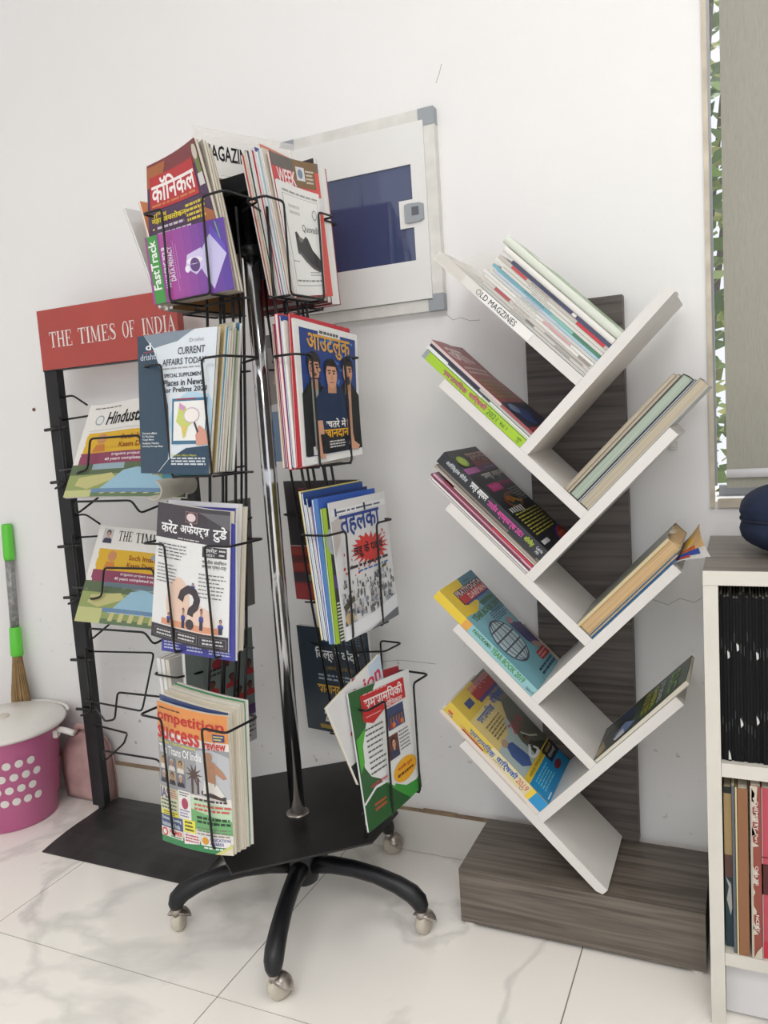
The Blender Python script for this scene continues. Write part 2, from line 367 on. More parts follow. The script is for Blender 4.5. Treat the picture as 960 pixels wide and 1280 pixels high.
# floor: grout bed and one object per marble tile
fl = tag(MB().box((X0-.1, Y0, -.05), (X1+.1, WY+T, -.0015)).build('floor', GROUT), kind='structure')
ts = .585; g = .0012; n = 0
for i in range(-4, 4):
    for j in range(-6, 1):
        x0 = -.283+i*ts; x1 = x0+ts; y1 = 1.035+(j+1)*ts; y0 = y1-ts
        x0 = max(x0, X0); x1 = min(x1, X1); y1 = min(y1, WY); y0 = max(y0, Y0)
        if x1-x0 < .02 or y1-y0 < .02: continue
        o = MB().box((x0+g, y0+g, -.012), (x1-g, y1-g, 0)).build('floor_tile' , FLOORM, fl)
bs = tag(MB().box((X0, WY-.004, 0), (X1, WY, .1)).build('baseboard_back', GROUT), kind='structure')
for i in range(8):
    x0 = -.283+(i-4)*ts; x1 = min(x0+ts, X1); x0 = max(x0, X0)
    if x1 > x0: MB().box((x0+.0008, WY-.014, .0012), (x1-.0008, WY-.004, .1)).build('skirting_tile', SKIRTM, bs)
STAIN = mat('brown_dust_ledge', (150, 128, 104), .95, var=.35, scale=14)
mb = MB(); random.seed(3); x = X0
while x < -.07:                       # crumbling joint on top of the skirting
    l = random.uniform(.03, .09); mb.box((x, WY-.013, .1), (min(x+l, -.07), WY, .1+random.uniform(.001, .005))); x += l
mb.build('mortar_joint', STAIN, bs)
CRK = mat('hairline_crack', (120, 116, 112), .95)
for cr_ in (((557, 392), (566, 400), (576, 397), (588, 401), (600, 400)), ((800, 757), (815, 749), (835, 756), (850, 748), (868, 753), (880, 746)), ((395, 826), (430, 822), (470, 828), (500, 825), (545, 830)), ((545, 104), (549, 92), (552, 80))):
    MB().tube([at(x, y, (0, WY, 0), V(0, 1, 0)) for x, y in cr_], .0005, 4).build('hairline_crack', CRK, bpy.data.objects['wall_back'])
# window: moulding, sash, glass
TRIM = mat('stained_cream_moulding', (196, 186, 168), .7, var=.2, scale=20)
tr = MB(); q = .011
for a, b in (((wx0-.002, WY-.006, wz0-q), (wx0+.006, WY+.02, wz1+q)), ((wx0+q, WY-.006, wz0-q), (wx1, WY+.02, wz0+.004)), ((wx0+q, WY-.006, wz1), (wx1, WY+.02, wz1+q)), ((wx1-q, WY-.006, wz0+.004), (wx1+.002, WY+.02, wz1))): tr.box(a, b)
tag(tr.build('trim_1', TRIM), kind='structure')
wn = tag(MB().box((wx0+q, WY+.1, wz0), (wx1-q, WY+.125, wz0+.02)).build('window_1', ALU), kind='structure')
s = MB()
for a, b in (((wx0+.0, WY+.1, wz0+.02), (wx0+.008, WY+.125, wz1)), ((wx1-.03, WY+.1, wz0+.02), (wx1, WY+.125, wz1)), ((wx0+.008, WY+.1, wz1-.03), (wx1-.03, WY+.125, wz1)), ((.56, WY+.1, wz0+.02), (.6, WY+.125, wz1-.03))): s.box(a, b)
s.build('window_frame', ALU, wn)
def glass(name, tint=(1, 1, 1), rough=0.0):
    m = bpy.data.materials.new(name); N, L, b = nodes(m); b.inputs['Base Color'].default_value = (*tint, 1); b.inputs['Roughness'].default_value = rough
    b.inputs['Transmission Weight'].default_value = 1; b.inputs['IOR'].default_value = 1.45
    return m
def thin_clear(name, alpha, rgb, rough=.15):
    m = bpy.data.materials.new(name); N, L, b = nodes(m); b.inputs['Base Color'].default_value = (*lin(rgb), 1); b.inputs['Roughness'].default_value = rough; b.inputs['Alpha'].default_value = alpha
    return m
PANE = thin_clear('window_glass', .12, (215, 225, 225), .02)
MB().box((wx0+.008, WY+.11, wz0+.02), (.56, WY+.114, wz1-.03)).build('pane', PANE, wn)
MB().box((.6, WY+.11, wz0+.02), (wx1-.03, WY+.114, wz1-.03)).build('pane', PANE, wn)
# roller blind
def blind_mat():
    m = bpy.data.materials.new('grey_green_blind_weave'); N, L, b = nodes(m); out = N['Material Output']
    tc = N.new('ShaderNodeTexCoord'); w1 = N.new('ShaderNodeTexNoise'); w1.inputs['Scale'].default_value = 1; mp = N.new('ShaderNodeMapping'); mp.inputs['Scale'].default_value = (900, 900, 60)
    L.new(tc.outputs['Object'], mp.inputs[0]); L.new(mp.outputs[0], w1.inputs['Vector'])
    r = N.new('ShaderNodeValToRGB'); r.color_ramp.elements[0].color = (*lin((168, 166, 156)), 1); r.color_ramp.elements[1].color = (*lin((204, 201, 190)), 1); L.new(w1.outputs['Fac'], r.inputs[0])
    L.new(r.outputs[0], b.inputs['Base Color']); b.inputs['Roughness'].default_value = .8
    tl = N.new('ShaderNodeBsdfTranslucent'); tl.inputs[0].default_value = (*lin((150, 150, 132)), 1); mx = N.new('ShaderNodeMixShader'); mx.inputs[0].default_value = .3
    L.new(b.outputs[0], mx.inputs[1]); L.new(tl.outputs[0], mx.inputs[2]); tp = N.new('ShaderNodeBsdfTransparent'); m2 = N.new('ShaderNodeMixShader'); m2.inputs[0].default_value = .07
    L.new(mx.outputs[0], m2.inputs[1]); L.new(tp.outputs[0], m2.inputs[2]); L.new(m2.outputs[0], out.inputs[0]); return m
bl = thing('roller_blind', 'grey green woven roller blind hanging in the window with a white bottom bar', 'blind', (.5, WY+.055, .83))
L0 = Matrix.Translation((-.5, -(WY+.055), -.83))
def off(o, p=(0, 0, 0)): o.location = tuple(-v for v in p); return o
bp_ = (.5, WY+.055, .83)
off(MB().box((-.0255, WY+.055, .832), (1.2, WY+.056, 2.27)).build('fabric', blind_mat(), bl), bp_)
off(MB().tube([(-.0265, WY+.047, .861), (1.2, WY+.047, .861)], .0085, 10).build('bottom_bar', mat('white_bar', (225, 225, 228), .35), bl, True), bp_)
off(MB().tube([(-.03, WY+.055, 2.27), (1.2, WY+.055, 2.27)], .022, 12).build('roller_tube', mat('white_bar', (225, 225, 228), .35), bl, True), bp_)
# garden seen through the gap beside the blind
tag(MB().box((-3, WY+.4, -.3), (4, 5, -.2)).build('ground', mat('dry_earth', (150, 130, 100), .95, var=.3)), kind='structure')
def shrub(name, label, cx, cy, h, w_, cols, seed):
    rr = random.Random(seed); t = thing(name, label, 'shrub', (cx, cy, -.2)); mb = MB(); st = MB()
    for k in range(9):
        a = rr.uniform(0, 6.28); st.tube([(0, 0, 0), (math.cos(a)*w_*.2, math.sin(a)*w_*.2, h*.5), (math.cos(a)*w_*.4, math.sin(a)*w_*.3, h*.95)], [.02, .014, .006], 5)
    for k in range(2600):
        p = Vector((rr.gauss(0, w_*.3), rr.gauss(0, w_*.22), rr.uniform(.05, 1)*h)); d = Vector((rr.uniform(-1, 1), rr.uniform(-1, 1), rr.uniform(-.8, .8))).normalized(); e = d.orthogonal().normalized(); l = rr.uniform(.05, .1)
        mb.add([p, p+d*l*.5+e*l*.28, p+d*l, p+d*l*.5-e*l*.28], [(0, 1, 2, 3)], rr.choice(cols))
    st.build('stem', mat('brown_bark', (90, 72, 54), .9), t); tag(mb.build('foliage', INKM, t), kind='stuff')
G3 = [(120, 150, 60), (150, 170, 80), (90, 120, 50), (190, 190, 110)]
shrub('leafy_shrub', 'sunlit green leafy shrub outside, seen through the narrow gap beside the blind', -.25, 2.75, 2.6, .9, G3, 1)
shrub('leafy_shrub', 'darker green leafy shrub further right outside, behind the blind', 2.3, 3.6, 2.4, .9, [(80, 110, 50), (110, 140, 60), (140, 150, 80)], 2)
sun = bpy.data.lights.new('sunlight', 'SUN'); sun.energy = 2.5; sun.angle = .02; so = bpy.data.objects.new('sunlight', sun); COL.objects.link(so); so.rotation_euler = (math.radians(-38), math.radians(12), 0); so.location = (0, 4, 4)

# ------------------------------------------------------------------ distribution board on the wall
db = thing('distribution_board', 'white wall mounted electrical panel box with grey corners and a dark window', 'panel', (-.739, WY, 1.43))
bx0, bx1, bz0, bz1 = -.92, -.558, 1.228, 1.632; c0 = (-.739, WY, 1.43)
DBW = mat('white_powder_coat', (225, 225, 222), .45, var=.02); DBF = mat('off_white_frame_plastic', (215, 214, 208), .5, var=.08, scale=30); GREYP = mat('grey_plastic_corner', (150, 155, 160), .5)
off(MB().box((bx0+.008, WY-.016, bz0+.008), (bx1-.008, WY, bz1-.008)).build('back_box', DBF, db), c0)
fw = .024; cl = .034
for a, b in (((bx0+cl, bz1-fw), (bx1-cl, bz1)), ((bx0+cl, bz0), (bx1-cl, bz0+fw)), ((bx0, bz0+cl), (bx0+fw, bz1-cl)), ((bx1-fw, bz0+cl), (bx1, bz1-cl))):
    off(MB().box((a[0], WY-.02, a[1]), (b[0], WY, b[1])).build('frame_strip', DBF, db), c0)
for sx, sz in ((0, 0), (1, 0), (1, 1), (0, 1)):
    x = (bx0, bx1)[sx]; z = (bz0, bz1)[sz]; dx = 1-2*sx; dz = 1-2*sz
    pts = [(x, z), (x+dx*cl, z), (x+dx*cl, z+dz*fw), (x+dx*fw, z+dz*fw), (x+dx*fw, z+dz*cl), (x, z+dz*cl)]
    off(MB().prism(pts, WY-.0215, WY).build('frame_corner', GREYP, db), c0)
dx0, dx1, dz0, dz1 = -.894, -.581, 1.253, 1.608
# door is built around the shaped window opening
wx, wX, wz, wZ, nx, nz0, nz1 = -.862, -.612, 1.334, 1.527, -.643, 1.401, 1.457
d = MB()
for a, b in (((dx0, dz0), (dx1, wz)), ((dx0, wZ), (dx1, dz1)), ((dx0, wz), (wx, wZ)), ((wX, wz), (dx1, wZ)), ((nx, nz0), (wX, nz1))): d.box((a[0], WY-.026, a[1]), (b[0], WY-.018, b[1]))
dd = off(d.build('door', DBW, db), c0)
DG = mat('dark_blue_tinted_acrylic', (62, 72, 106), .05, var=.05); DG.node_tree.nodes['Principled BSDF'].inputs['Specular IOR Level'].default_value = .8
MB().box((wx, WY-.0225, wz), (wX, WY-.021, wZ)).build('tinted_window', DG, dd)
k = MB(); pts = [(-.6295, 1.412), (-.63, 1.446), (-.622, 1.4485), (-.596, 1.4475), (-.588, 1.444), (-.588, 1.414), (-.596, 1.4105), (-.622, 1.4095)]
k.prism(pts, WY-.031, WY-.026); MBk = k.build('latch', GREYP, dd)
MB().box((-.613, WY-.0325, 1.424), (-.598, WY-.031, 1.44)).build('latch_recess', mat('dark_grey_plastic', (90, 94, 102), .5), dd)
# small wall marks
for i, (p, lb) in enumerate((((43, 512), 'small brown wall plug in the wall left of the newspaper rack'), ((842, 556), 'white plastic clip on the wall under the right end of the second shelf'))):
    c = at(*p, (0, WY, 0), V(0, 1, 0)); t = thing('wall_plug', lb, 'wall plug', c)
    if i == 0:
        MB().lathe([(.001, 0), (.0045, 0), (.0045, .0035), (.002, .0035), (.002, .0015), (.0005, .0015)], 10, Matrix.Rotation(math.pi/2, 4, 'X')).build('plug_body', mat('brown_plug', (110, 80, 66), .7), t)
    else:
        MB().box((-.008, -.008, -.01), (.008, 0, .008), bev=.003).box((-.004, -.02, -.004), (.004, -.008, .012), bev=.0015).build('clip_body', WHITEL, t)

# ------------------------------------------------------------------ book tree shelf
YF = 1.37; YB = 1.568
sL = [.814, .584, .355, .125, -.105]; dR = [1.298, 1.069, .841, .612]
Lleft = [1.788, 1.564, 1.338, 1.106, .876]; Rright = [1.086, .857, .628, .398]; th = .026
tree = thing('tree_bookshelf', 'white zigzag tree bookshelf with slanted shelves on a dark wood back panel and plinth', 'bookshelf', (-.29, 1.45, .118))
ct = (-.29, 1.45, .118)
sd = lambda s_, d_: ((s_-d_)/2, (s_+d_)/2)
for k in range(5):
    dend = dR[k] if k < 4 else None
    if k < 4: pts = [sd(sL[k], Lleft[k]), sd(sL[k]-th, Lleft[k]), sd(sL[k]-th, dend+.0003), sd(sL[k], dend+.0003)]
    else:
        zb = .1182; pts = [sd(sL[k], Lleft[k]), sd(sL[k]-th, Lleft[k]), (sL[k]-th-zb-.001, zb+.001), (sL[k]-zb-.010, zb), (sL[k]-zb-.002, zb+.002)]
        pts = [sd(sL[k], Lleft[k]), sd(sL[k]-th, Lleft[k]), sd(sL[k]-th, .382), sd(sL[k]-.018, .3655), sd(sL[k], .3655)]
        mn = min(p[1] for p in pts); sh = .1185-mn; pts = pts[:2]+[(x-sh, z+sh) for x, z in pts[2:]]
    off(MB().prism(pts[::-1], YF, YB).build('shelf_board', WHITEL, tree), ct)
for k in range(4):
    pts = [sd(sL[k+1]+.0003, dR[k]), sd(Rright[k], dR[k]), sd(Rright[k], dR[k]-th), sd(sL[k+1]+.0003, dR[k]-th)]
    off(MB().prism(pts, YF, YB).build('shelf_board', WHITEL, tree), ct)
off(MB().box((-.388, YB+.002, .1185), (-.2, WY-.004, 1.212)).build('back_panel', wood('dark_oak_panel', (62, 55, 52), (98, 90, 84), .5, 0), tree), ct)
off(MB().box((-.519, 1.368, .008), (-.067, 1.574, .118)).build('plinth', DARKW, tree), ct)
for x in (-.505, -.081):
    for y in (1.385, 1.555): off(MB().lathe([(.014, 0), (.014, .008)], 12, Matrix.Translation((x, y, 0))).build('plinth_foot', WHITEL, tree), ct)
# label strips
def facing(name, label, cat, p, Lx, Ly, ang, col, art, group=None, m=None):
    M = Matrix.Translation(p)@Matrix.Rotation(math.pi/2, 4, 'X')@Matrix.Rotation(ang, 4, 'Z')
    t = thing(name, label, cat, M, group); f = quad_surf([(0, 0), (Lx, 0), (Lx, Ly), (0, Ly)])
    slab(f, 0, .0004, 1, 1, 0, col).build('paper', m or INKM, t)
    if art: A = Art(lambda u, v, h: f(u, v, h+.0005)); art(A); A.build('lettering', t, INKM)
    return t
px, pz = sd(sL[0]-.0245, 1.69)
facing('shelf_label', 'white paper strip reading OLD MAGZINES on the edge of the top left shelf board', 'label', (px, YF-.0006, pz), .163, .0165, math.radians(-45), (235, 234, 230),
       lambda A: A.text('OLD MAGZINES', .2, .2, .78, .82, (40, 40, 46), 2, bold=0))
SHEET = thin_clear('clear_plastic_sheet', .3, (226, 222, 212), .25)
sh = thing('plastic_sleeve', 'clear plastic sleeve wrapped on the left tip of the top left shelf board', 'sleeve', (*sd(sL[0], 1.785)[:1], YF, sd(sL[0], 1.785)[1]))
x_, z_ = sd(sL[0], 1.785); mb = MB(); L_ = [(0, 0), (.078, -.078)]
mb.add([(0, -.002, .001), (.078, -.002, -.077), (.078, .13, -.077), (0, .13, .001), (-.012, -.002, -.012), (.066, -.002, -.09)], [(0, 1, 2, 3), (4, 5, 1, 0)]); mb.add([(.02, .01, -.018), (.06, .12, .012), (.1, .12, -.06), (.078, .01, -.076)], [(0, 1, 2, 3)])
mb.build('film', SHEET, sh)
x_, z_ = sd(Rright[0]-.012, dR[0]-th)
t = thing('tape_piece', 'small piece of pale tape at the right tip of the top shelf board', 'tape', (x_, YF, z_))
MB().add([(-.006, .012, -.0062), (.008, .012, .0078), (.008, .06, .0078), (-.006, .06, -.0062)], [(0, 1, 2, 3)]).build('tape', mat('pale_tape', (214, 213, 210), .3), t)
# ------------------------------------------------------------------ books
def book(name, label, cat, M, W_, H, T_, front, spine, back=None, fart=None, sart=None, pages='c', group=None, ct=.0007, hard=0, curl=0, m=None, rounded=False):
    o = thing(name, label, cat, M, group); m = m or INK; back = back or front
    nu, nv = (6, 6) if curl else (1, 1)
    bend = (lambda u, v: curl*u*u*v*v) if curl else (lambda u, v: 0)
    a = hard
    pg = MB(); f = lambda u, v, h: Vector((ct+.0003+u*(W_-ct-.0015-hard), .0008+hard+v*(H-.0016-2*hard), h+bend(u, v)*(h/T_ if T_ else 0)))
    slab(f, ct+.0001, T_-ct-.0001, nu, nv, 0, None, pg); pg.build('pages', PAGES[pages], o)
    cv = MB(); g = lambda u, v, h: Vector((u*W_, v*H, h+bend(u, v)*(h/T_)))
    slab(g, T_-ct, T_, nu, nv, 0, front, cv); slab(g, 0, ct, nu, nv, 0, back, cv)
    if rounded:
        n = 6; pts = [(-math.sin(math.pi*i/n)*T_*.28, T_*(.5-.5*math.cos(math.pi*i/n))) for i in range(n+1)]
        vs = [(x, y, z) for y in (0, H) for x, z in pts]; cv.add(vs, [(i, i+n+1, i+n+2, i+1) for i in range(n)]+[tuple(range(n+1)), tuple(range(2*n+1, n, -1))], spine)
    else: cv.box((-.0004, 0, 0), (ct, H, T_), spine)
    cv.build('cover', m, o)
    if fart: A = Art(lambda u, v, h: g(u, v, T_+h), nu, nv); fart(A); A.build('cover_print', o, m)
    if sart: A = Art(lambda u, v, h: Vector((-h-.0005, H*(1-u), v*T_))); sart(A); A.build('spine_print', o, m)
    return o
r2 = math.sqrt(2)
def ML(s, d, y=YF): x, z = sd(s, d); return frame(V(x, y, z), V(0, 1, 0), V(-1, 0, 1)/r2, V(1, 0, 1)/r2)
def MR(s, d, w, y=YF): x, z = sd(s, d); return frame(V(x, y+w, z), V(0, -1, 0), V(1, 0, 1)/r2, V(-1, 0, 1)/r2)
e = .0006
def onL(k, s0, s1, d1, w, y=.001, lift=0):   # matrix and sizes for a book lying on left board k
    d0 = dR[max(k-1, 0)]+e+lift
    return ML(s0+e, d0, YF+y), w, (d1-d0)/r2, (s1-s0)/r2-.0004
# top board: old magazines, one object each
G = 'old magazines stacked on the top left shelf board'
LS = [.8145, .8215, .829, .838, .846, .8535, .8615, .869, .877, .8845, .893, .902, .911, .9265, .948]
tops = [1.652, 1.648, 1.66, 1.655, 1.664, 1.652, 1.64, 1.655, 1.63, 1.66, 1.656, 1.62, 1.655, 1.672]
SP = [((188, 186, 182), 'lowest grey spined magazine of the top shelf stack'), ((214, 210, 204), 'second lowest off white magazine of the top shelf stack'),
      ((206, 200, 192), 'off white magazine with a red patch on its spine, low in the top shelf stack'), ((226, 224, 219), 'white magazine just above the red patched one in the top shelf stack'),
      ((222, 219, 212), 'cream magazine with a pink smear on its spine in the top shelf stack'), ((214, 214, 212), 'white magazine just below the pale blue one in the top shelf stack'),
      ((190, 205, 218), 'pale blue grey magazine under the turquoise one in the top shelf stack'), ((112, 170, 184), 'turquoise and green spined magazine in the middle of the top shelf stack'),
      ((206, 205, 198), 'greyish white magazine just above the turquoise one in the top shelf stack'), ((224, 221, 212), 'cream white magazine above the greyish white one in the top shelf stack'),
      ((196, 188, 180), 'grey magazine with a red lower spine in the upper part of the top shelf stack'), ((66, 70, 100), 'dark navy spined magazine near the top of the top shelf stack'),
      ((222, 220, 214), 'thick white magazine with an olive lower spine, second from the top of the stack'), ((208, 214, 200), 'topmost white and green magazine of the top shelf stack')]
for i in range(14):
    M, w_, h_, t_ = onL(0, LS[i], LS[i+1], tops[i], .17-.004*(i % 3), y=.002+.002*((i*7) % 4), lift=.0005)
    c, lb = SP[i]
    def sart(A, i=i):
        if i == 2: A.rect(.13, .05, .27, .95, (176, 84, 86), 1).rect(.6, .1, .95, .5, (150, 146, 140), 1)
        if i == 4: A.rect(.55, .1, .8, .8, (206, 150, 154), 1)
        if i == 3: A.rect(.88, .1, .99, .9, (150, 140, 130), 1)
        if i == 1: A.rect(.42, .1, .5, .8, (150, 150, 148), 1).rect(.7, .1, .84, .7, (170, 166, 160), 1)
        if i == 7: A.rect(.55, .0, .75, 1, (130, 190, 176), 1).rect(.75, 0, 1, 1, (70, 130, 98), 1)
        if i == 6: A.rect(.6, .1, 1, .9, (170, 204, 216), 1)
        if i == 10: A.rect(.12, .1, .26, .9, (196, 74, 74), 1).rect(.72, .05, .97, .95, (196, 50, 62), 1)
        if i == 12: A.rect(.7, .1, .98, .9, (150, 140, 92), 1).rect(.03, .1, .1, .9, (120, 110, 100), 1)
        if i == 11: A.rect(.62, .1, .66, .9, (230, 228, 220), 1)
        if i == 13:
            A.rect(.18, .0, .42, 1, (156, 178, 144), 1).rect(.42, 0, .6, 1, (186, 204, 176), 1).rect(.6, 0, .93, 1, (228, 227, 222), 1).rect(.93, 0, 1, 1, (24, 110, 62), 1)
            A.text('2021', .64, .25, .72, .85, (60, 60, 60), 2); A.line([(.8, .2), (.86, .7)], .01, (90, 110, 80), 2)
        A.greek(.3, .35, .5, .65, 1, tuple(max(0, v-50) for v in c), 1, .8, i)
    front = {13: (200, 210, 190), 12: (206, 204, 198)}.get(i, (214, 212, 208))
    book('magazine', lb, 'magazine', M, w_, h_, t_, front, c, None, None if i != 13 else (lambda A: A.rect(.05, .1, .95, .9, (150, 176, 140), 1).rect(.1, .72, .9, .86, (232, 232, 228), 2)), sart, 'w', G, .0004, rounded=t_ > .006)
# second board
M, w_, h_, t_ = onL(1, sL[1]+.0005, .6085, 1.652, .19, y=.0005)
DV1 = 'समसामियक'; DV2 = 'वार्िषकी'
book('book', 'lime green yearbook with pink spine lettering and 2021 Vol. 1 on the second left shelf', 'book', M, w_, h_, t_, (158, 196, 36), (158, 196, 30), None, None,
     lambda A: (A.rect(0, 0, .035, 1, (150, 156, 158), 1), A.text('समसामियक', .2, .18, .44, .86, (178, 32, 120), 3, bold=.022), A.text('वािर्षकी', .46, .1, .63, .95, (188, 30, 120), 3, bold=.022),
                A.text('2021', .645, .22, .745, .8, (74, 110, 40), 3, bold=0), A.text('Vol. 1', .77, .3, .84, .72, (60, 74, 30), 3), A.text('Code No', .935, .5, .975, .75, (60, 70, 30), 3), A.text('212', .945, .2, .968, .42, (60, 70, 30), 3)), 'w')
M, w_, h_, t_ = onL(1, .609, .619, 1.6555, .185, y=.003)
book('magazine', 'thin white magazine between the lime green yearbook and the red magazine', 'magazine', M, w_, h_, t_, (30, 36, 54), (222, 224, 224), None, None, lambda A: A.rect(.55, .0, 1, .6, (190, 204, 168), 1).rect(.2, .6, .62, 1, (34, 40, 62), 2), 'w')
M, w_, h_, t_ = onL(1, .6195, .6265, 1.655, .18, y=.005)
book('magazine', 'very thin dark magazine with a pale green lower edge directly under the red magazine', 'magazine', M, w_, h_, t_, (52, 56, 70), (206, 208, 200), None, None, lambda A: A.rect(.0, .0, .5, 1, (44, 50, 70), 1), 'w')
def red_cover(A):
    A.rect(0, 0, 1, 1, (140, 62, 62), 1).rect(0, .0, 1, .32, (44, 46, 66), 2).rect(0, .74, 1, .93, (150, 70, 72), 2)
    A.text('आज', .06, .76, .95, .93, (214, 196, 194), 3, bold=.022); A.greek(.08, .62, .9, .72, 2, (190, 170, 160), 3, seed=4)
    A.greek(.1, .36, .85, .58, 5, (126, 120, 60), 3, seed=5); A.ell(.45, .17, .24, .09, (52, 76, 130), 3); A.ell(.7, .12, .16, .06, (30, 36, 70), 4); A.ell(.25, .25, .14, .05, (110, 130, 160), 4); A.rect(0, 0, .9, .05, (150, 50, 60), 3)
M, w_, h_, t_ = onL(1, .627, .6345, 1.658, .185, y=.001)
book('magazine', 'worn red magazine with a dark blue lower cover on top of the lime green yearbook', 'magazine', M, w_, h_, t_, (140, 62, 62), (208, 186, 184), None, red_cover, lambda A: A.rect(.7, 0, 1, 1, (150, 70, 74), 1), 'w', curl=-.012)
# third board
st = [(.3555, .3605, 1.422, (196, 190, 186), 'lowest pale thin magazine under the maroon ones on the third left shelf'), (.361, .366, 1.42, (230, 226, 226), 'thin white magazine between two maroon spined ones on the third left shelf'),
      (.3665, .373, 1.43, (120, 32, 66), 'maroon spined thin magazine in the low stack on the third left shelf'), (.3735, .379, 1.425, (206, 160, 178), 'pink and white striped thin magazine above the maroon one on the third left shelf'),
      (.3795, .385, 1.39, (126, 36, 56), 'dark red thin magazine with a bright red lower end on the third left shelf'), (.3855, .3895, 1.36, (214, 206, 200), 'short cream leaflet just below the taupe magazines on the third left shelf')]
for i, (a, b_, d1, c, lb) in enumerate(st):
    M, w_, h_, t_ = onL(2, a, b_, d1, .18, y=.001+.002*(i % 3))
    book('magazine', lb, 'magazine', M, w_, h_, t_, c, c, None, None, (lambda A: A.rect(.55, 0, 1, 1, (190, 36, 50), 1)) if i == 4 else (lambda A: A.rect(.1, .1, .9, .45, (150, 60, 96), 1)) if i == 3 else None, 'w', 'thin magazines under the black book on the third left shelf')
M, w_, h_, t_ = onL(2, .39, .3985, 1.437, .185, y=.004)
book('magazine', 'taupe grey magazine, lower of the two beneath the black book', 'magazine', M, w_, h_, t_, (150, 140, 130), (158, 147, 136), None, None, lambda A: A.rect(.02, .1, .2, .5, (190, 184, 176), 1), 'c')
M, w_, h_, t_ = onL(2, .399, .4065, 1.43, .185, y=.006)
book('magazine', 'brownish grey magazine directly beneath the black book', 'magazine', M, w_, h_, t_, (132, 122, 112), (138, 127, 116), None, None, lambda A: A.rect(.7, .1, .97, .8, (40, 44, 40), 1), 'c')
def black_cover(A):
    A.rect(0, .88, 1, 1, (56, 54, 56), 1); A.ell(.2, .885, .13, .052, (150, 180, 50), 3, 22); A.ell(.2, .885, .09, .036, (176, 200, 90), 4)
    A.rect(.02, .76, 1, .815, (92, 46, 92), 2).rect(.0, .76, .4, .815, (170, 92, 150), 3).rect(.42, .815, 1, .88, (118, 36, 44), 2)
    A.text('सामान्य', .42, .845, .98, .945, (200, 160, 150), 4, bold=.022); A.greek(.6, .775, .95, .8, 1, (120, 130, 170), 4)
    A.text('समग्र', .3, .665, .6, .735, (226, 222, 216), 4, bold=.022); A.text('अध्ययन', .63, .67, .97, .735, (200, 196, 190), 4, bold=.022)
    A.rect(.18, .565, .56, .64, (176, 30, 110), 2); A.text('भारतीय', .2, .575, .54, .635, (226, 90, 160), 4, bold=.02); A.text('अर्थव्यवस्था', .58, .58, .98, .63, (170, 40, 110), 4, bold=.02)
    for k, (c, q) in enumerate((((150, 60, 40), 1), ((40, 90, 50), .86), ((30, 36, 40), .74))): A.ell(.5, .455, .26*q, .075*q, c, 2+k, 26)
    A.poly([(.3, .47), (.42, .43), (.5, .45), (.62, .41), (.72, .42), (.6, .45), (.48, .49), (.36, .5)], (170, 130, 40), 5); A.ell(.42, .47, .08, .03, (190, 90, 40), 5)
    for i in range(6): A.rect(.1+i*.075, .36-.004*i, .14+i*.075, .4, (200, 202, 200), 4)
    A.greek(.62, .42, .98, .56, 6, (120, 124, 128), 4, .5, 8)
    A.greek(.12, .13, .95, .35, 8, (178, 176, 60), 4, .42, 3, .05)
    A.ell(1.0, .055, .38, .075, (50, 60, 150), 3, 30) if 0 else A.poly([(1, 0), (1, .125), (.86, .12), (.72, .1), (.62, .06), (.6, 0)], (60, 60, 150), 2)
    A.poly([(1, 0), (1, .11), (.87, .105), (.75, .087), (.66, .05), (.64, 0)], (186, 32, 34), 3); A.text('वार्षिक', .72, .035, .97, .07, (220, 150, 60), 4, bold=.02)
    A.rect(.06, .05, .32, .085, (208, 210, 212), 4)
M, w_, h_, t_ = onL(2, .407, .4405, 1.44, .19, y=.0005)
book('book', 'black Hindi book with pink and yellow lettering atop the third left shelf stack', 'book', M, w_, h_, t_, (26, 28, 34), (24, 27, 34), None, black_cover,
     lambda A: (A.text('अतिरिक्तांक सीरीज', .06, .3, .26, .8, (198, 204, 206), 3, bold=.02), A.text('समग्र अध्ययन', .29, .22, .45, .86, (236, 236, 234), 3, bold=.022), A.text('भारतीय अर्थव्यवस्था 2021', .465, .15, .8, .85, (214, 70, 160), 3, bold=.022),
                A.text('अितरिक्त', .82, .22, .9, .8, (176, 190, 60), 3, bold=.022), A.rect(.92, .15, .985, .8, (30, 34, 42), 2), A.text('Code No', .925, .5, .98, .75, (210, 210, 210), 3), A.text('792', .935, .2, .965, .42, (210, 210, 210), 3)), 'c', ct=.0007)
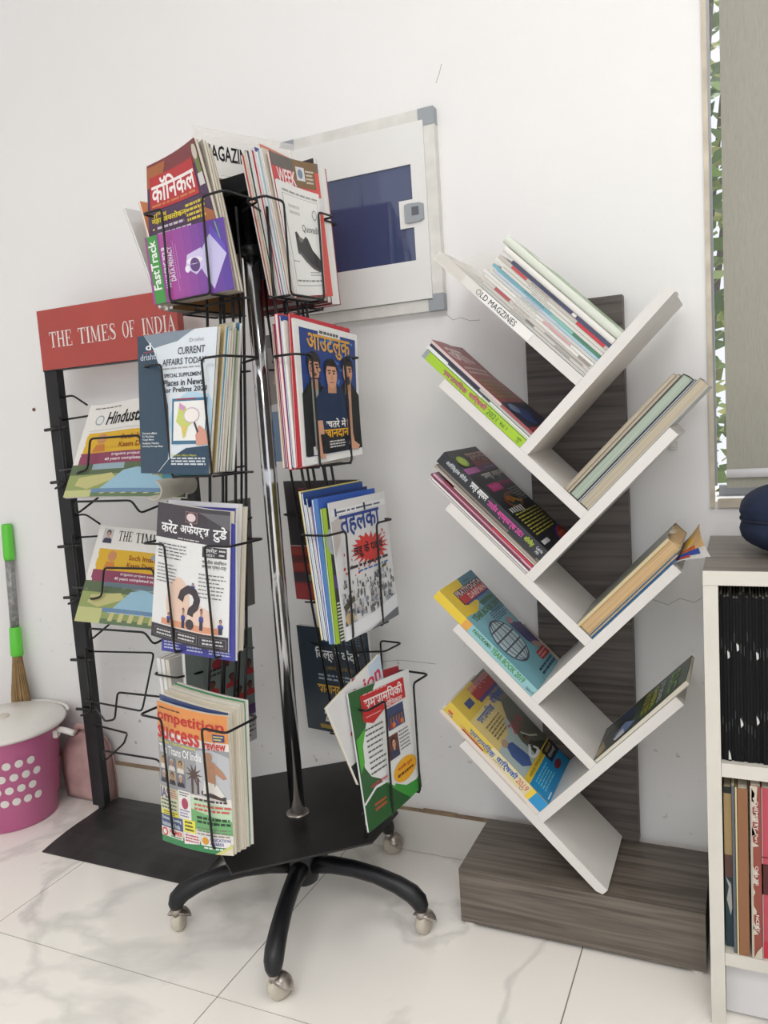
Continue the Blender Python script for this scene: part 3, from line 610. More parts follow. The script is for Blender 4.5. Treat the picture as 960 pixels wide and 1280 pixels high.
# fourth board
def pd_cover(A):
    A.rect(0, 0, 1, 1, (120, 174, 186), 1).poly([(0, .72), (0, 1), (.55, 1), (.5, .86), (.56, .76), (.35, .7)], (222, 190, 50), 2); A.poly([(.55, 1), (1, 1), (1, .6), (.62, .62), (.52, .78), (.5, .88)], (80, 128, 148), 2)
    A.rect(.2, .795, .98, .925, (46, 38, 44), 3).rect(.22, .8, .97, .87, (190, 44, 46), 4); A.text('PRATIYOGITA', .22, .868, .97, .92, (224, 190, 190), 5, bold=.022); A.text('DARPAN', .45, .808, .95, .86, (232, 200, 200), 5, bold=.022); A.rect(.25, .785, .97, .797, (40, 60, 150), 4)
    A.text('Hindi', .62, .945, .78, .965, (60, 80, 60), 5); A.text('PANORAMA', .55, .715, .98, .755, (80, 120, 40), 5, bold=.022); A.text('YEAR BOOK 2019', .1, .645, .98, .7, (70, 110, 40), 5, bold=.022)
    A.greek(.5, .545, .98, .635, 5, (74, 100, 130), 4, .5, 2)
    for k, q in enumerate((1, .66, .3)):
        pts = [(.38+.3*q*math.cos(a*.2618), .385+.19*math.sin(a*.2618)) for a in range(25)]; A.line(pts, .018, (92, 96, 110), 6, 1.4)
    A.ell(.38, .385, .3, .19, (178, 200, 206), 4, 30)
    for v in (-.12, -.04, .04, .12): l = .3*math.sqrt(max(0, 1-(v/.19)**2)); A.line([(.38-l, .385+v), (.38+l, .385+v)], .018, (92, 96, 110), 6, 1.4)
    A.poly([(.72, .5), (.86, .46), (1, .42), (1, .2), (.8, .22), (.74, .3)], (84, 80, 120), 4); A.ell(.8, .49, .08, .03, (180, 130, 140), 5); A.poly([(.78, .26), (.92, .24), (1, .2), (.95, .17), (.82, .2)], (180, 150, 140), 5)
    A.rect(.68, .1, 1, .175, (176, 50, 52), 5); A.greek(.7, .11, .98, .165, 2, (222, 170, 170), 6); A.greek(.4, .02, .95, .09, 2, (50, 70, 90), 5, .5, 6, .02)
M, w_, h_, t_ = onL(3, sL[3]+.0005, .1525, 1.204, .18, y=.0005)
book('book', 'light blue and yellow English year book 2019 on the fourth left shelf', 'book', M, w_, h_, t_, (120, 174, 186), (140, 188, 194), None, pd_cover,
     lambda A: (A.rect(0, 0, .33, 1, (226, 196, 52), 1), A.rect(.29, 0, .35, 1, (220, 160, 70), 2), A.text('PANORAMA', .38, .4, .56, .85, (60, 120, 60), 3, bold=.022), A.text('YEAR BOOK 2019', .57, .3, .89, .92, (66, 140, 34), 3, bold=.022), A.text('Code No. 327', .93, .2, .995, .5, (40, 60, 70), 3)), 'w', curl=.006)
M, w_, h_, t_ = onL(3, .1532, .1562, 1.0, .192, y=.003)
book('booklet', 'thin cream booklet lying behind the light blue year book on the fourth left shelf', 'booklet', ML(.1265, dR[2]+e, YF+.183), .008, .1, .02, (200, 190, 176), (190, 160, 150), None, None, None, 'c')
# fifth board
def spc(A):
    A.rect(.0, 0, .04, 1, (210, 206, 196), 1); A.rect(.045, .5, .09, .98, (206, 84, 50), 2); A.rect(.06, .1, .1, .42, (30, 50, 40), 2); A.text('NBT', .062, .12, .098, .4, (210, 220, 210), 3, rot=0)
    A.text('इतिहास की दृिष्ट', .18, .3, .37, .62, (170, 90, 96), 3, bold=.01); A.text('पुिरयाँ (कथा)', .42, .25, .6, .7, (110, 100, 100), 3, bold=.0); A.rect(.87, 0, 1, 1, (104, 62, 74), 2); A.ell(.795, .5, .013, .32, (120, 70, 70), 3); A.ell(.795, .5, .008, .2, (224, 214, 206), 4)
M = ML(sL[4]+e, dR[3]+e, YF+.0005); H5 = (.978-dR[3])/r2
book('book', 'thin cream spined paperback under a larger one on the lowest left shelf', 'book', M, .185, H5, .0105/1, (226, 216, 206), (222, 212, 202), None, None, lambda A: A.rect(.0, .0, .9, .3, (206, 190, 180), 1), 'w')
M = ML(sL[4]+.0165, dR[3]+e, YF+.0005)
book('book', 'cream spined paperback with a maroon foot directly under the yellow yearbook', 'book', M, .185, H5+.001, .0095, (226, 216, 206), (226, 216, 208), None, None, spc, 'w')
def yel_cover(A):
    A.rect(0, 0, 1, 1, (216, 196, 130), 1); A.rect(0, .8, 1, 1, (206, 180, 70), 2); A.poly([(.6, 1), (1, 1), (1, .6), (.8, .7), (.62, .85)], (120, 116, 106), 3)
    A.rect(.42, .855, 1, .935, (160, 40, 44), 4); A.text('सामान्य', .4, .9, .72, .975, (200, 120, 130), 5, bold=.022); A.text('ज्ञान', .72, .905, .98, .975, (206, 130, 140), 5, bold=.022); A.rect(.45, .825, 1, .858, (70, 50, 120), 4)
    A.text('समसामियक', .12, .715, .58, .79, (50, 100, 170), 5, bold=.022); A.text('वािर्षकी', .62, .72, .98, .82, (46, 84, 160), 5, bold=.022); A.rect(.16, .86, .34, .92, (60, 74, 120), 4)
    A.greek(.14, .55, .6, .69, 5, (120, 110, 80), 5, .42, 3)
    A.poly([(.0, .5), (.4, .52), (.55, .6), (1, .62), (1, .24), (.0, .24)], (170, 186, 186), 3); A.text('2019', .5, .47, .86, .56, (190, 60, 80), 6, bold=-.0)
    A.poly([(.62, .6), (.8, .72), (1, .7), (1, .24), (.55, .24), (.5, .4)], (96, 100, 88), 4)
    A.poly([(.5, .24), (.58, .36), (.78, .3), (.95, .24)], (52, 58, 44), 5); A.poly([(.12, .4), (.2, .49), (.34, .46), (.4, .3), (.3, .24), (.14, .3)], (72, 96, 150), 5); A.ell(.2, .5, .07, .03, (180, 150, 130), 6)
    A.line([(.4, .29), (.58, .34), (.66, .26), (.5, .25), (.42, .28)], .035, (226, 230, 230), 6, 1.3); A.line([(.62, .45), (.72, .38), (.86, .33)], .02, (206, 206, 190), 6, 1.3); A.figure(.62, .31, .16, .11, (120, 90, 70), (40, 34, 30), (60, 64, 50), 6)
    A.rect(0, .19, 1, .245, (222, 192, 60), 6); A.text('आईएएस पीसीएस के िलए', .1, .2, .7, .232, (110, 100, 40), 7, bold=.01); A.rect(0, 0, 1, .19, (26, 140, 196), 6); A.rect(.66, .12, 1, .235, (34, 36, 48), 7)
    A.text('सरकारी', .72, .19, .95, .225, (190, 170, 80), 8); A.text('योजनाएँ', .7, .14, .95, .18, (206, 206, 206), 8); A.greek(.12, .055, .6, .17, 5, (120, 200, 226), 7, .4, 4); A.ell(.74, .075, .11, .028, (120, 40, 50), 7); A.greek(.05, .01, .2, .03, 1, (220, 240, 250), 7)
M = ML(-.0905, dR[3]+e, YF+.0004)
book('book', 'thick yellow and blue Hindi yearbook 2019 lying on top of the lowest left shelf', 'book', M, .195, (.9745-dR[3])/r2, .0245, (216, 196, 130), (216, 204, 160), None, yel_cover,
     lambda A: (A.rect(0, 0, .45, 1, (214, 186, 70), 1), A.rect(.2, .02, .42, .16, (170, 60, 44), 2), A.text('समसामियक', .24, .28, .5, .8, (40, 100, 170), 3, bold=.022), A.text('वािर्षकी', .52, .2, .72, .9, (40, 90, 170), 3, bold=.022), A.text('2019', .73, .3, .83, .8, (196, 60, 80), 3, bold=0), A.rect(.845, 0, .885, 1, (226, 196, 60), 3), A.rect(.885, 0, 1, 1, (26, 140, 196), 3)), 'c', curl=.006)
# right hand compartments: fore edges face out
def onR(k, d0, d1, s1, w, sstart=None):
    s0 = sL[k+1]+e
    return MR(s0, d0+e, w), w, (s1-s0)/r2, (d1-d0)/r2-.0004
G = 'hardback notebooks leaning on the upper right shelf board'
for i, (a, b_, s1, fr, pg, lb, hd) in enumerate(((1.0695, 1.0985, .982, (186, 188, 186), 'b', 'thick tan paged book with a pale silver cover resting on the upper right shelf board', .001),
        (1.099, 1.1035, .972, (36, 44, 76), 'w', 'thin navy and white booklet between the two thick books on the upper right shelf board', 0),
        (1.104, 1.131, .966, (44, 46, 50), 'g', 'thick pale green paged book in black covers on the upper right shelf board', .001),
        (1.1315, 1.139, .958, (170, 156, 140), 'b', 'slim beige book, second from the top of the upper right stack', 0),
        (1.1395, 1.149, .951, (184, 170, 150), 'b', 'topmost slim beige book of the upper right stack', 0))):
    M, w_, h_, t_ = onR(0, a, b_, s1, .17)
    book('book', lb, 'book', M, w_, h_, t_, fr, fr, None, None, None, pg, G, .0012 if hd else .0006, hd)
M, w_, h_, t_ = onR(1, .8415, .8445, .64, .18)
book('booklet', 'flat blue edged booklet at the very bottom of the middle right shelf stack', 'booklet', M, w_, h_, t_, (40, 110, 160), (40, 110, 160), None, None, None, 'w')
M, w_, h_, t_ = onR(1, .8455, .8525, .652, .18)
book('book', 'thin blue covered book under the thick worn tan book on the middle right shelf', 'book', M, w_, h_, t_, (36, 120, 176), (36, 120, 176), None, None, None, 't')
M, w_, h_, t_ = onR(1, .8533, .894, .668, .17)
tb = book('book', 'thick worn tan paged book with a torn cream cover on the middle right shelf', 'book', M, w_, h_, t_, (128, 130, 118), (150, 140, 120), (160, 150, 130), None, None, 't', None, .0018, .001)
rag = MB(); rr = random.Random(5)
for i in range(9):
    x = .17-.02*i; a = rr.uniform(.004, .012); rag.add([(x, h_, t_), (x-.02, h_, t_), (x-.018, h_+a, t_-rr.uniform(0, .01)), (x-.004, h_+a*.6, t_+rr.uniform(0, .004))], [(0, 1, 2, 3)], (196, 186, 160))
rag.box((.165, 0, t_-.006), (.1705, h_-.002, t_-.001), (206, 190, 150)); rag.build('torn_cover_edge', INKM, tb)
M, w_, h_, t_ = onR(1, .8452, .85, .70, .14)
x_, z_ = sd(.632, .8415)
mg = thing('magazine', 'curled white and orange magazine end poking out past the middle right shelf stack', 'magazine', frame(V(x_, YF+.165, z_+.0005), V(0, -1, 0), V(1, 0, 1)/r2, V(-1, 0, 1)/r2))
f = quad_surf([(0, 0), (.162, 0), (.162, .047), (0, .054)], lambda u, v: -.034*v**1.3*u*u+.006*v*v*(1-u))
slab(f, -.0006, 0, 8, 6, 0, (206, 204, 200)).build('pages', INKM, mg)
A = Art(lambda u, v, h: f(u, v, h), 8, 6); A.rect(0, 0, .75, 1, (206, 170, 120), 1).rect(.75, 0, .9, .8, (60, 80, 160), 2).rect(.62, .2, .74, .7, (200, 100, 50), 2).ell(.4, .5, .12, .2, (220, 180, 60), 2).rect(.88, 0, .95, .5, (200, 70, 50), 3); A.build('cover_print', mg, INKM)
def green_cover(A):
    A.rect(0, 0, 1, 1, (52, 72, 56), 1).poly([(0, 0), (0, .5), (.4, .42), (1, .5), (1, 0)], (70, 78, 74), 2).poly([(.3, .1), (.5, .42), (1, .36), (1, .1), (.6, .02)], (44, 48, 50), 3)
    A.poly([(.5, .3), (.8, .44), (.95, .36), (.9, .26), (.7, .2)], (110, 130, 170), 4).poly([(.72, .3), (.95, .34), (.95, .24), (.84, .2)], (206, 206, 214), 5).poly([(.5, .04), (.9, .12), (1, .05), (.9, 0)], (150, 130, 90), 4).ell(.25, .3, .14, .08, (50, 70, 110), 4)
    for j, (a, b_, c) in enumerate(((.5, .58, (180, 176, 60)), (.6, .66, (190, 190, 70)), (.68, .73, (190, 200, 190)), (.8, .9, (110, 150, 60)))): A.text(['MOCK TEST', 'GENERAL', 'STUDIES', 'SSC'][j], .15, a, .9, b_, c, 5, bold=.02)
M, w_, h_, t_ = onR(2, .6125, .6225, .445, .15)
book('book', 'dark green covered paperback with yellow lettering on the lower right shelf', 'book', M, w_, h_, t_, (52, 72, 56), (52, 72, 56), (180, 180, 170), green_cover, None, 'c', curl=.003)
# ------------------------------------------------------------------ low cabinet
cb = thing('low_cabinet', 'white fronted low book cabinet with a grey wood top at the right edge', 'cabinet', (.4, 1.42, 0)); cc = (.4, 1.42, 0)
cx0, cx1, cyf = -.0555, .86, 1.258
CW = mat('cream_white_laminate', (210, 206, 196), .4, var=.04, scale=14); CIN = mat('white_inner_laminate', (214, 213, 214), .45, var=.04, scale=10)
GW = wood('grey_brown_wood_top', (104, 97, 90), (134, 126, 118), .4, 0, .8)
for nm, a, b, m_ in (('side_panel', (cx0, cyf+.001, 0), (cx0+.021, 1.596, .7245), CW), ('side_panel', (cx1-.02, cyf+.001, 0), (cx1, 1.596, .7245), CW), ('divider', (.39, cyf+.001, .129), (.41, 1.57, .7245), CW),
        ('back_panel', (cx0+.021, 1.578, .05), (cx1-.02, 1.59, .7245), CIN), ('shelf', (cx0+.0215, cyf+.001, .1075), (cx1-.0205, 1.577, .1285), CW), ('shelf', (cx0+.0215, cyf+.001, .4225), (.3895, 1.577, .4445), CW), ('shelf', (.4105, cyf+.001, .4225), (cx1-.0205, 1.577, .4445), CW),
        ('kick_board', (cx0+.0215, cyf+.035, .004), (cx1-.0205, cyf+.045, .107), CIN), ('front_edge', (cx0, cyf, .725), (cx1, cyf+.003, .7468), CW), ('cabinet_top', (cx0, cyf+.003, .725), (cx1, 1.598, .747), GW)):
    off(MB().box(a, b).build(nm, m_, cb), cc)
G = 'thin black spined volumes on the upper cabinet shelf'
rr = random.Random(11); x = cx0+.0222; n = 0
while x < .112:
    t_ = .0046+rr.uniform(-.0004, .0006); h_ = .262+rr.uniform(-.004, .006); y = .012+rr.uniform(0, .004)
    va, vb = rr.uniform(.2, .34), rr.uniform(.66, .8)
    def sart(A, n=n, va=va, vb=vb):
        A.rect(va, .42, va+.055, .6, (80, 82, 84), 1).rect(vb, .42, vb+.05, .6, (80, 82, 84), 1)
        if n in (2, 5, 11, 19): A.poly([(va+.01, .1), (va+.06, .3), (va+.05, 1), (va+.02, .9)], (200, 200, 196), 2)
        if n in (6, 11, 16): A.poly([(vb+.01, .0), (vb+.07, .2), (vb+.05, 1), (vb+.03, .7)], (206, 206, 202), 2)
        if n in (2, 15): A.poly([(.93, .1), (.99, 0), (.99, 1), (.95, .6)], (210, 210, 206), 2)
    lb = ['thin black volume at the left end of the upper cabinet shelf', 'second thin black volume from the left on the upper cabinet shelf', 'black volume with a worn white foot, third from left on the upper cabinet shelf'][n] if n < 3 else 'thin black spined volume standing in the packed row on the upper cabinet shelf'
    book('bound_volume', lb, 'book', frame(V(x, cyf+y, .4449), V(0, 1, 0), V(0, 0, 1), V(1, 0, 0)), .2, h_, t_-.0002, (12, 12, 13), (13, 13, 15), None, None, sart, 'c', G if n >= 3 else None, .0005, m=INKM)
    x += t_; n += 1
x = cx0+.023
def up(name, label, t_, h_, w_, col, spine, sart=None, pg='c', y=.012, rounded=False, dark=None):
    global x
    book(name, label, 'book', frame(V(x, cyf+y, .1289), V(0, 1, 0), V(0, 0, 1), V(1, 0, 0)), w_, h_, t_, col, spine, None, None, sart, pg, None, .0008, m=INKM, rounded=rounded); x += t_+.0008
up('book', 'worn tan and teal spined book at the far left of the lower cabinet shelf', .011, .27, .19, (176, 150, 110), (186, 160, 116), lambda A: A.rect(.42, 0, .56, 1, (110, 84, 78), 1).rect(.56, 0, 1, 1, (58, 76, 84), 1).poly([(.56, .1), (.62, .5), (.7, .2), (.8, .7), (.75, .9), (.6, .8)], (196, 196, 190), 2).rect(0, 0, .04, 1, (60, 62, 60), 2), y=.02)
up('book', 'slim grey blue book with a cream page edge on the lower cabinet shelf', .0042, .278, .19, (206, 194, 150), (98, 104, 110), None, 'c', y=.006)
up('book', 'slim cream edged book leaning beside the plain brown one on the lower cabinet shelf', .0024, .278, .19, (150, 130, 90), (206, 190, 146), None, 'c', y=.004)
up('book', 'plain brown covered book on the lower cabinet shelf', .0145, .277, .19, (142, 102, 76), (146, 104, 76), None, y=.004)
x += .0025
def chem(A):
    A.rect(.0, .0, 1, .22, (188, 178, 160), 2); rr2 = random.Random(3)
    for i in range(12): v = rr2.uniform(0, .96); A.poly([(v, .15), (v+.03, rr2.uniform(.2, .5)), (v+.05, rr2.uniform(.2, .9)), (v+.06, .12)], (200, 190, 176), 3)
    A.poly([(0, 0), (.08, 0), (.1, .6), (.0, .7)], (204, 192, 176), 3).poly([(.92, 1), (1, 1), (1, .2), (.96, .5)], (200, 190, 172), 3)
    A.text('CHEMISTRY', .08, .36, .25, .74, (224, 206, 200), 5, bold=.022); A.text('Part I', .27, .42, .335, .7, (224, 206, 200), 5, bold=.02); A.text('Class XII', .455, .4, .565, .72, (226, 212, 206), 5, bold=.022); A.text('NCERT', .74, .4, .84, .72, (228, 214, 208), 5, bold=.022)
up('book', 'worn red brown Chemistry Part I Class XII textbook on the lower cabinet shelf', .0148, .284, .2, (140, 74, 66), (146, 80, 70), chem, y=.003)
up('book', 'pink red worn spined textbook right of the Chemistry textbook', .011, .28, .2, (180, 70, 82), (190, 84, 96), lambda A: A.rect(0, .0, 1, .12, (206, 180, 176), 1).rect(.44, 0, .62, 1, (90, 52, 52), 1).rect(.9, .1, 1, .9, (196, 60, 76), 1).line([(.4, 0), (.4, 1)], .005, (90, 30, 40), 2), y=.008)
up('book', 'faded rose textbook at the right edge of the lower cabinet shelf', .013, .276, .2, (180, 120, 110), (196, 140, 130), None, y=.01)
for i in range(5): up('book', ['grey blue','light brown','brick red','second grey blue','second light brown'][i]+' spined textbook further right on the lower cabinet shelf, outside the photo', .014+.002*(i % 3), .27+.006*(i % 2), .2, [(90, 110, 130), (150, 120, 90), (120, 60, 60)][i % 3], [(96, 116, 136), (160, 130, 96), (130, 66, 64)][i % 3], None)
# navy cushion on the cabinet
cu = thing('cushion', 'dark blue padded cushion lying on the grey wood cabinet top', 'cushion', (.153, 1.42, .7475))
vs = []; fs = []; nu, nv = 40, 20
for j in range(nv+1):
    for i in range(nu):
        a = 2*math.pi*i/nu; b = -math.pi/2+math.pi*j/nv; sg = lambda v, p: math.copysign(abs(v)**p, v)
        r_ = sg(math.cos(b), .6); X_ = .16*r_*sg(math.cos(a), .75); Y_ = .1*r_*sg(math.sin(a), .75); Z_ = .062*sg(math.sin(b), .8)
        Z_ += .004*math.sin(a*7+1)*r_*r_*math.cos(b*2); pin = 1-.05*math.exp(-(b/.12)**2)
        vs.append((X_*pin, Y_*pin, Z_+.0585))
for j in range(nv):
    for i in range(nu): i2 = (i+1) % nu; fs.append((j*nu+i, j*nu+i2, (j+1)*nu+i2, (j+1)*nu+i))
mesh_obj('cushion_body', vs, fs, mat('navy_fabric', (20, 33, 60), .85, var=.2, scale=40, bump=.4), cu, smooth=True)
MB().tube([(.155*math.copysign(abs(math.cos(a))**.75, math.cos(a)), .096*math.copysign(abs(math.sin(a))**.75, math.sin(a)), .0585) for a in [2*math.pi*i/40 for i in range(40)]], .0025, 6, close=True).build('seam_piping', mat('dark_navy_piping', (20, 28, 50), .8), cu, True)
# ------------------------------------------------------------------ revolving magazine stand
P0 = V(-.85, 1.32, 0); PHI = -8.5
R_L = {'L': [.172, .207, .24, .285], 'R': [.128, .165, .212, .272], 'B': [.15, .19, .225, .275], 'K': [.15, .19, .225, .275]}
ZB = [1.243, .932, .617, .29]; ZR = [1.402, 1.13, .813, .506]
BASE = {'L': 0, 'R': 90, 'B': 180, 'K': 270}
RIN = [.085, .117, .155, .208]
def axes(side):
    a = math.radians(BASE[side]+PHI); w_ = V(math.cos(a), math.sin(a), 0); return w_, V(w_.y, -w_.x, 0)
def pt(side, w_, r, z): a, n_ = axes(side); return P0+a*w_+n_*r+V(0, 0, z)
def cframe(side, r, z, lean=4, yaw=0):
    a = math.radians(BASE[side]+PHI+yaw); w_ = V(math.cos(a), math.sin(a), 0); n_ = V(w_.y, -w_.x, 0); _, n0 = axes(side); t = math.radians(lean)
    return frame(P0+n0*r+V(0, 0, z), w_, V(0, 0, 1)*math.cos(t)-n_*math.sin(t), n_*math.cos(t)+V(0, 0, 1)*math.sin(t))
RUST = mat('rusty_brown_chrome', (176, 168, 160), .3, .85, var=.35, scale=60)
stand = thing('magazine_stand', 'black wire revolving magazine stand on a chrome pole and five legged castor base', 'stand', P0)
cs = (P0.x, P0.y, 0)
def so_(o): return off(o, cs)
PZ = .208
plate = [(-.852, 1.088), (-.652, 1.262), (-.65, 1.384), (-.866, 1.575), (-1.045, 1.43), (-1.05, 1.25)]
n6 = len(plate); mb = MB(); mb.add([(x, y, PZ-.004) for x, y in plate]+[(x, y, PZ) for x, y in plate], [tuple(range(n6-1, -1, -1)), tuple(range(n6, 2*n6))]+[(i, (i+1) % n6, (i+1) % n6+n6, i+n6) for i in range(n6)])
so_(mb.build('base_plate', mat('matt_black_sheet', (34, 33, 32), .42, .1, var=.3, scale=12), stand))
so_(MB().tube([(-.85, 1.32, PZ), (-.8515, 1.3205, .9), (-.853, 1.321, 1.44)], .0155, 16).build('pole', CHROME, stand, True))
so_(MB().lathe([(.024, PZ), (.024, PZ+.0015), (.0185, PZ+.004), (.016, PZ+.004)], 20, Matrix.Translation((-.85, 1.32, 0)))  .build('pole_flange', RUST, stand, True))
so_(MB().lathe([(.0185, 1.335), (.0215, 1.338), (.0215, 1.352), (.0185, 1.355)], 18, Matrix.Translation((-.853, 1.321, 0))).build('pole_collar', BLACK, stand, True))
# cap box at the top with two back plates
cap = MB(); aL, nL = axes('L'); aR, nR = axes('R'); q = .046; C0 = V(-.853, 1.321, 0)
def rbox(mb, l0, l1, r0, r1, z0, z1): return mb.add([C0+nL*a+nR*b+V(0, 0, z) for z in (z0, z1) for a, b in ((l0, r0), (l1, r0), (l1, r1), (l0, r1))], [(0, 3, 2, 1), (4, 5, 6, 7), (0, 1, 5, 4), (1, 2, 6, 5), (2, 3, 7, 6), (3, 0, 4, 7)])
rbox(cap, -q, q, -q, q, 1.44, 1.472); so_(cap.build('top_cap', BLACK, stand))
so_(rbox(MB(), -q-.003, -q, -q, q, 1.3, 1.44).build('back_plate', BLACK, stand)); so_(rbox(MB(), -q, q, -q-.003, -q, 1.35, 1.44).build('back_plate', BLACK, stand))
# hub and legs with castors
HC = V(-.843, 1.313, 0)
so_(MB().lathe([(.021, .062), (.03, .068), (.034, .09), (.034, .125), (.024, .14), (.021, PZ-.004)], 20, Matrix.Translation(HC)).build('hub', BLACK, stand, True))
RUST_ = mat('rusty_brown_chrome', (176, 168, 160), .3, .85, var=.35, scale=60); WHEEL = mat('yellowed_castor_wheel', (196, 188, 172), .4, var=.1)
for i, a in enumerate((-144.6, -72, 0, 72, 144)):
    a = math.radians(a); d = V(math.cos(a), math.sin(a), 0); pts = []; rr_ = []
    for r_, z, ra in ((.02, .104, .019), (.07, .111, .0175), (.12, .112, .0165), (.17, .107, .0165), (.215, .096, .0175), (.245, .083, .0185), (.258, .071, .018), (.262, .06, .0155), (.262, .052, .012)): pts.append(HC+d*r_+V(0, 0, z)); rr_.append(ra)
    lg = so_(MB().tube(pts, rr_, 12).build('leg', BLACK, stand, True))
    c = HC+d*.262; sw = [1.9, 1.0, 1.45, .5, 2][i]; e1 = V(math.cos(sw), math.sin(sw), 0); M = Matrix.Translation(c+e1*.008)
    MB().tube([c+V(0, 0, .036), c+V(0, 0, .056)], .0095, 10).build('castor_stem', RUST, lg, True)
    side = V(-e1.y, e1.x, 0); A_ = frame(c+e1*.008+V(0, 0, .0225), e1, side, V(0, 0, 1))
    hood = [(.0005, .0262), (.012, .0235), (.0195, .017), (.0238, .010), (.0248, .006), (.0240, .006)]
    M2 = frame(c+e1*.008+V(0, 0, .0225), side.cross(V(0, 0, 1)+e1*.75).normalized(), side, (V(0, 0, 1)+e1*.75).normalized())
    MB().lathe(hood, 18, M2, cap=False).build('castor_hood', RUST, lg, True)
    MB().lathe([(.008, -.011), (.019, -.010), (.0222, -.006), (.0222, .006), (.019, .010), (.008, .011)], 20, frame(c+e1*.008+V(0, 0, .0224), e1, V(0, 0, 1), side*-1)).build('castor_wheel', WHEEL, lg, True)
# column rods and baskets
for side in 'LRBK':
    for wv in (-.046, -.012, .02, .046) if side in 'LR' else (-.046, 0, .046):
        so_(MB().tube([pt(side, wv, RIN[0], ZR[0])]+[pt(side, wv, RIN[i], ZB[i]) for i in (0, 1, 2, 3)], .0027, 6).build('upright_rod', WIRE, stand, True))
    p = [pt(side, 0, RIN[i], ZB[i]-.0) for i in (2, 3)]; foot = pt(side, 0, min(.195, RIN[3]), PZ)
    so_(MB().tube([pt(side, -.02, RIN[3]-.004, ZB[3]+.01), pt(side, -.02, .185 if side != 'L' else .165, PZ+.001)], .005, 4).build('foot_bar', WIRE, stand))
    for i in range(4):
        r_, ri, zb, zr = R_L[side][i], RIN[i]+.004, ZB[i], ZR[i]; r_out = r_
        hw = .107 if i > 1 else .1
        mb = MB(); f_ = lambda wv, rr_, z: pt(side, wv, rr_, z)
        rr0 = RIN[i]-(ZR[i]-ZB[i])*.1
        if i < 2: mb.tube(fillet([f_(-.046, ri-.02, zr-.004), f_(-hw, ri-.005, zr), f_(-hw, r_, zr), f_(-.05, r_, zr), f_(-.05, r_, zb-.002), f_(.05, r_, zb-.002), f_(.05, r_, zr), f_(hw, r_, zr), f_(hw, ri-.005, zr), f_(.046, ri-.02, zr-.004)], .009), .0022, 6)
        else:
            for sg in (-1, 1): mb.tube(fillet([f_(sg*.046, ri-.02, zr-.004), f_(sg*hw, ri-.005, zr), f_(sg*hw, r_, zr), f_(sg*.05, r_, zr), f_(sg*.05, r_, zb-.003), f_(sg*.05, ri, zb-.003)], .009), .0022, 6)
        mb.tube([f_(-.07, ri+.004, zb-.0027), f_(.07, ri+.004, zb-.0027)], .0022, 6); mb.tube([f_(-.05, ri, zb-.003), f_(-.05, r_-.002, zb-.003)], .0022, 6); mb.tube([f_(.05, ri, zb-.003), f_(.05, r_-.002, zb-.003)], .0022, 6)
        so_(mb.build('wire_basket', WIRE, stand, True))
# MAGAZINES sign in its acrylic holder
a = math.radians(62); sx_ = V(math.cos(a), math.sin(a), 0); sn = V(sx_.y, -sx_.x, 0); OS = V(-.853, 1.321, 1.4735)
lp = [(at(x, y, OS, sn)-OS) for x, y in ((240, 157), (338, 190), (270, 186), (305, 205))]; lq = [(p.dot(sx_), p.z) for p in lp]
sgn = thing('acrylic_sign', 'clear acrylic holder with a white paper sign reading MAGAZINES on top of the stand', 'sign', frame(OS, sx_, V(0, 0, 1), sn))
x0s = lq[0][0]; top = lq[0][1]
MB().box((x0s, .0005, -.001), (x0s+.215, top, .0012)).box((x0s+.06, 0, -.015), (x0s+.15, .0015, .015)).build('acrylic_plate', thin_clear('clear_acrylic', .32, (232, 230, 224), .08), sgn)
MB().box((x0s+.018, .006, .0013), (x0s+.205, top-.012, .0016)).build('paper', mat('white_paper', (226, 224, 220), .7, var=.03), sgn)
ta, tb_ = [(at(x, y, OS, sn)-OS) for x, y in ((271.5, 195), (305, 195))]; xa, xb = ta.dot(sx_), tb_.dot(sx_); wd = (xb-xa)/.53; tx0 = xa-.25*wd
za, zb2 = [(at(288, y, OS, sn)-OS).z for y in (204, 185)]; tu0, tu1 = (tx0-x0s-.018)/.187, (tx0+wd-x0s-.018)/.187; tv0, tv1 = (za-.006)/(top-.036), (zb2-.006)/(top-.036)
A = Art(lambda u, v, h: V(x0s+.018+.187*u, .006+(top-.036)*v, .0018+h)); A.text('MAGAZINES', tu0, tv0, tu1, tv1, (34, 34, 38), 1, bold=.02); A.build('lettering', sgn, INKM)
# ------------------------------------------------------------------ magazines in the baskets
def quad_at(M, pts):
    O = M.translation; Zl = M.col[2].to_3d(); Mi = M.inverted(); out = []
    for x, y in pts: p = Mi@at(x, y, O, Zl); out.append((round(p.x, 4), round(p.y, 4)))
    return out   # pts given bl, br, tr, tl
GN = lambda s_, t_: 'magazines in the '+['top', 'second', 'third', 'lowest'][t_]+' '+dict(L='left', R='right', B='rear', K='rear left')[s_]+' basket of the stand'
def front(side, tier, label, px, t, fc, bc, art, bend=None, lean=4, yaw=0, dr=.004, pages='c', cat='magazine', name='magazine', group=None):
    M = cframe(side, R_L[side][tier]-dr-.0, ZB[tier], lean, yaw); group = group or GN(side, tier)
    return paper_thing(name, label, cat, M, quad_at(M, px), t, fc, bc, art, bend, pages, group)
def rear(side, tier, label, q, t, depth, fc, bc, pages='c', art=None, bend=None, lean=4, group=None, yaw=0):
    M = cframe(side, R_L[side][tier]-depth, ZB[tier], lean, yaw); group = group or GN(side, tier)
    return paper_thing('magazine', label, 'magazine', M, q, t, fc, bc, art, bend, pages, group)
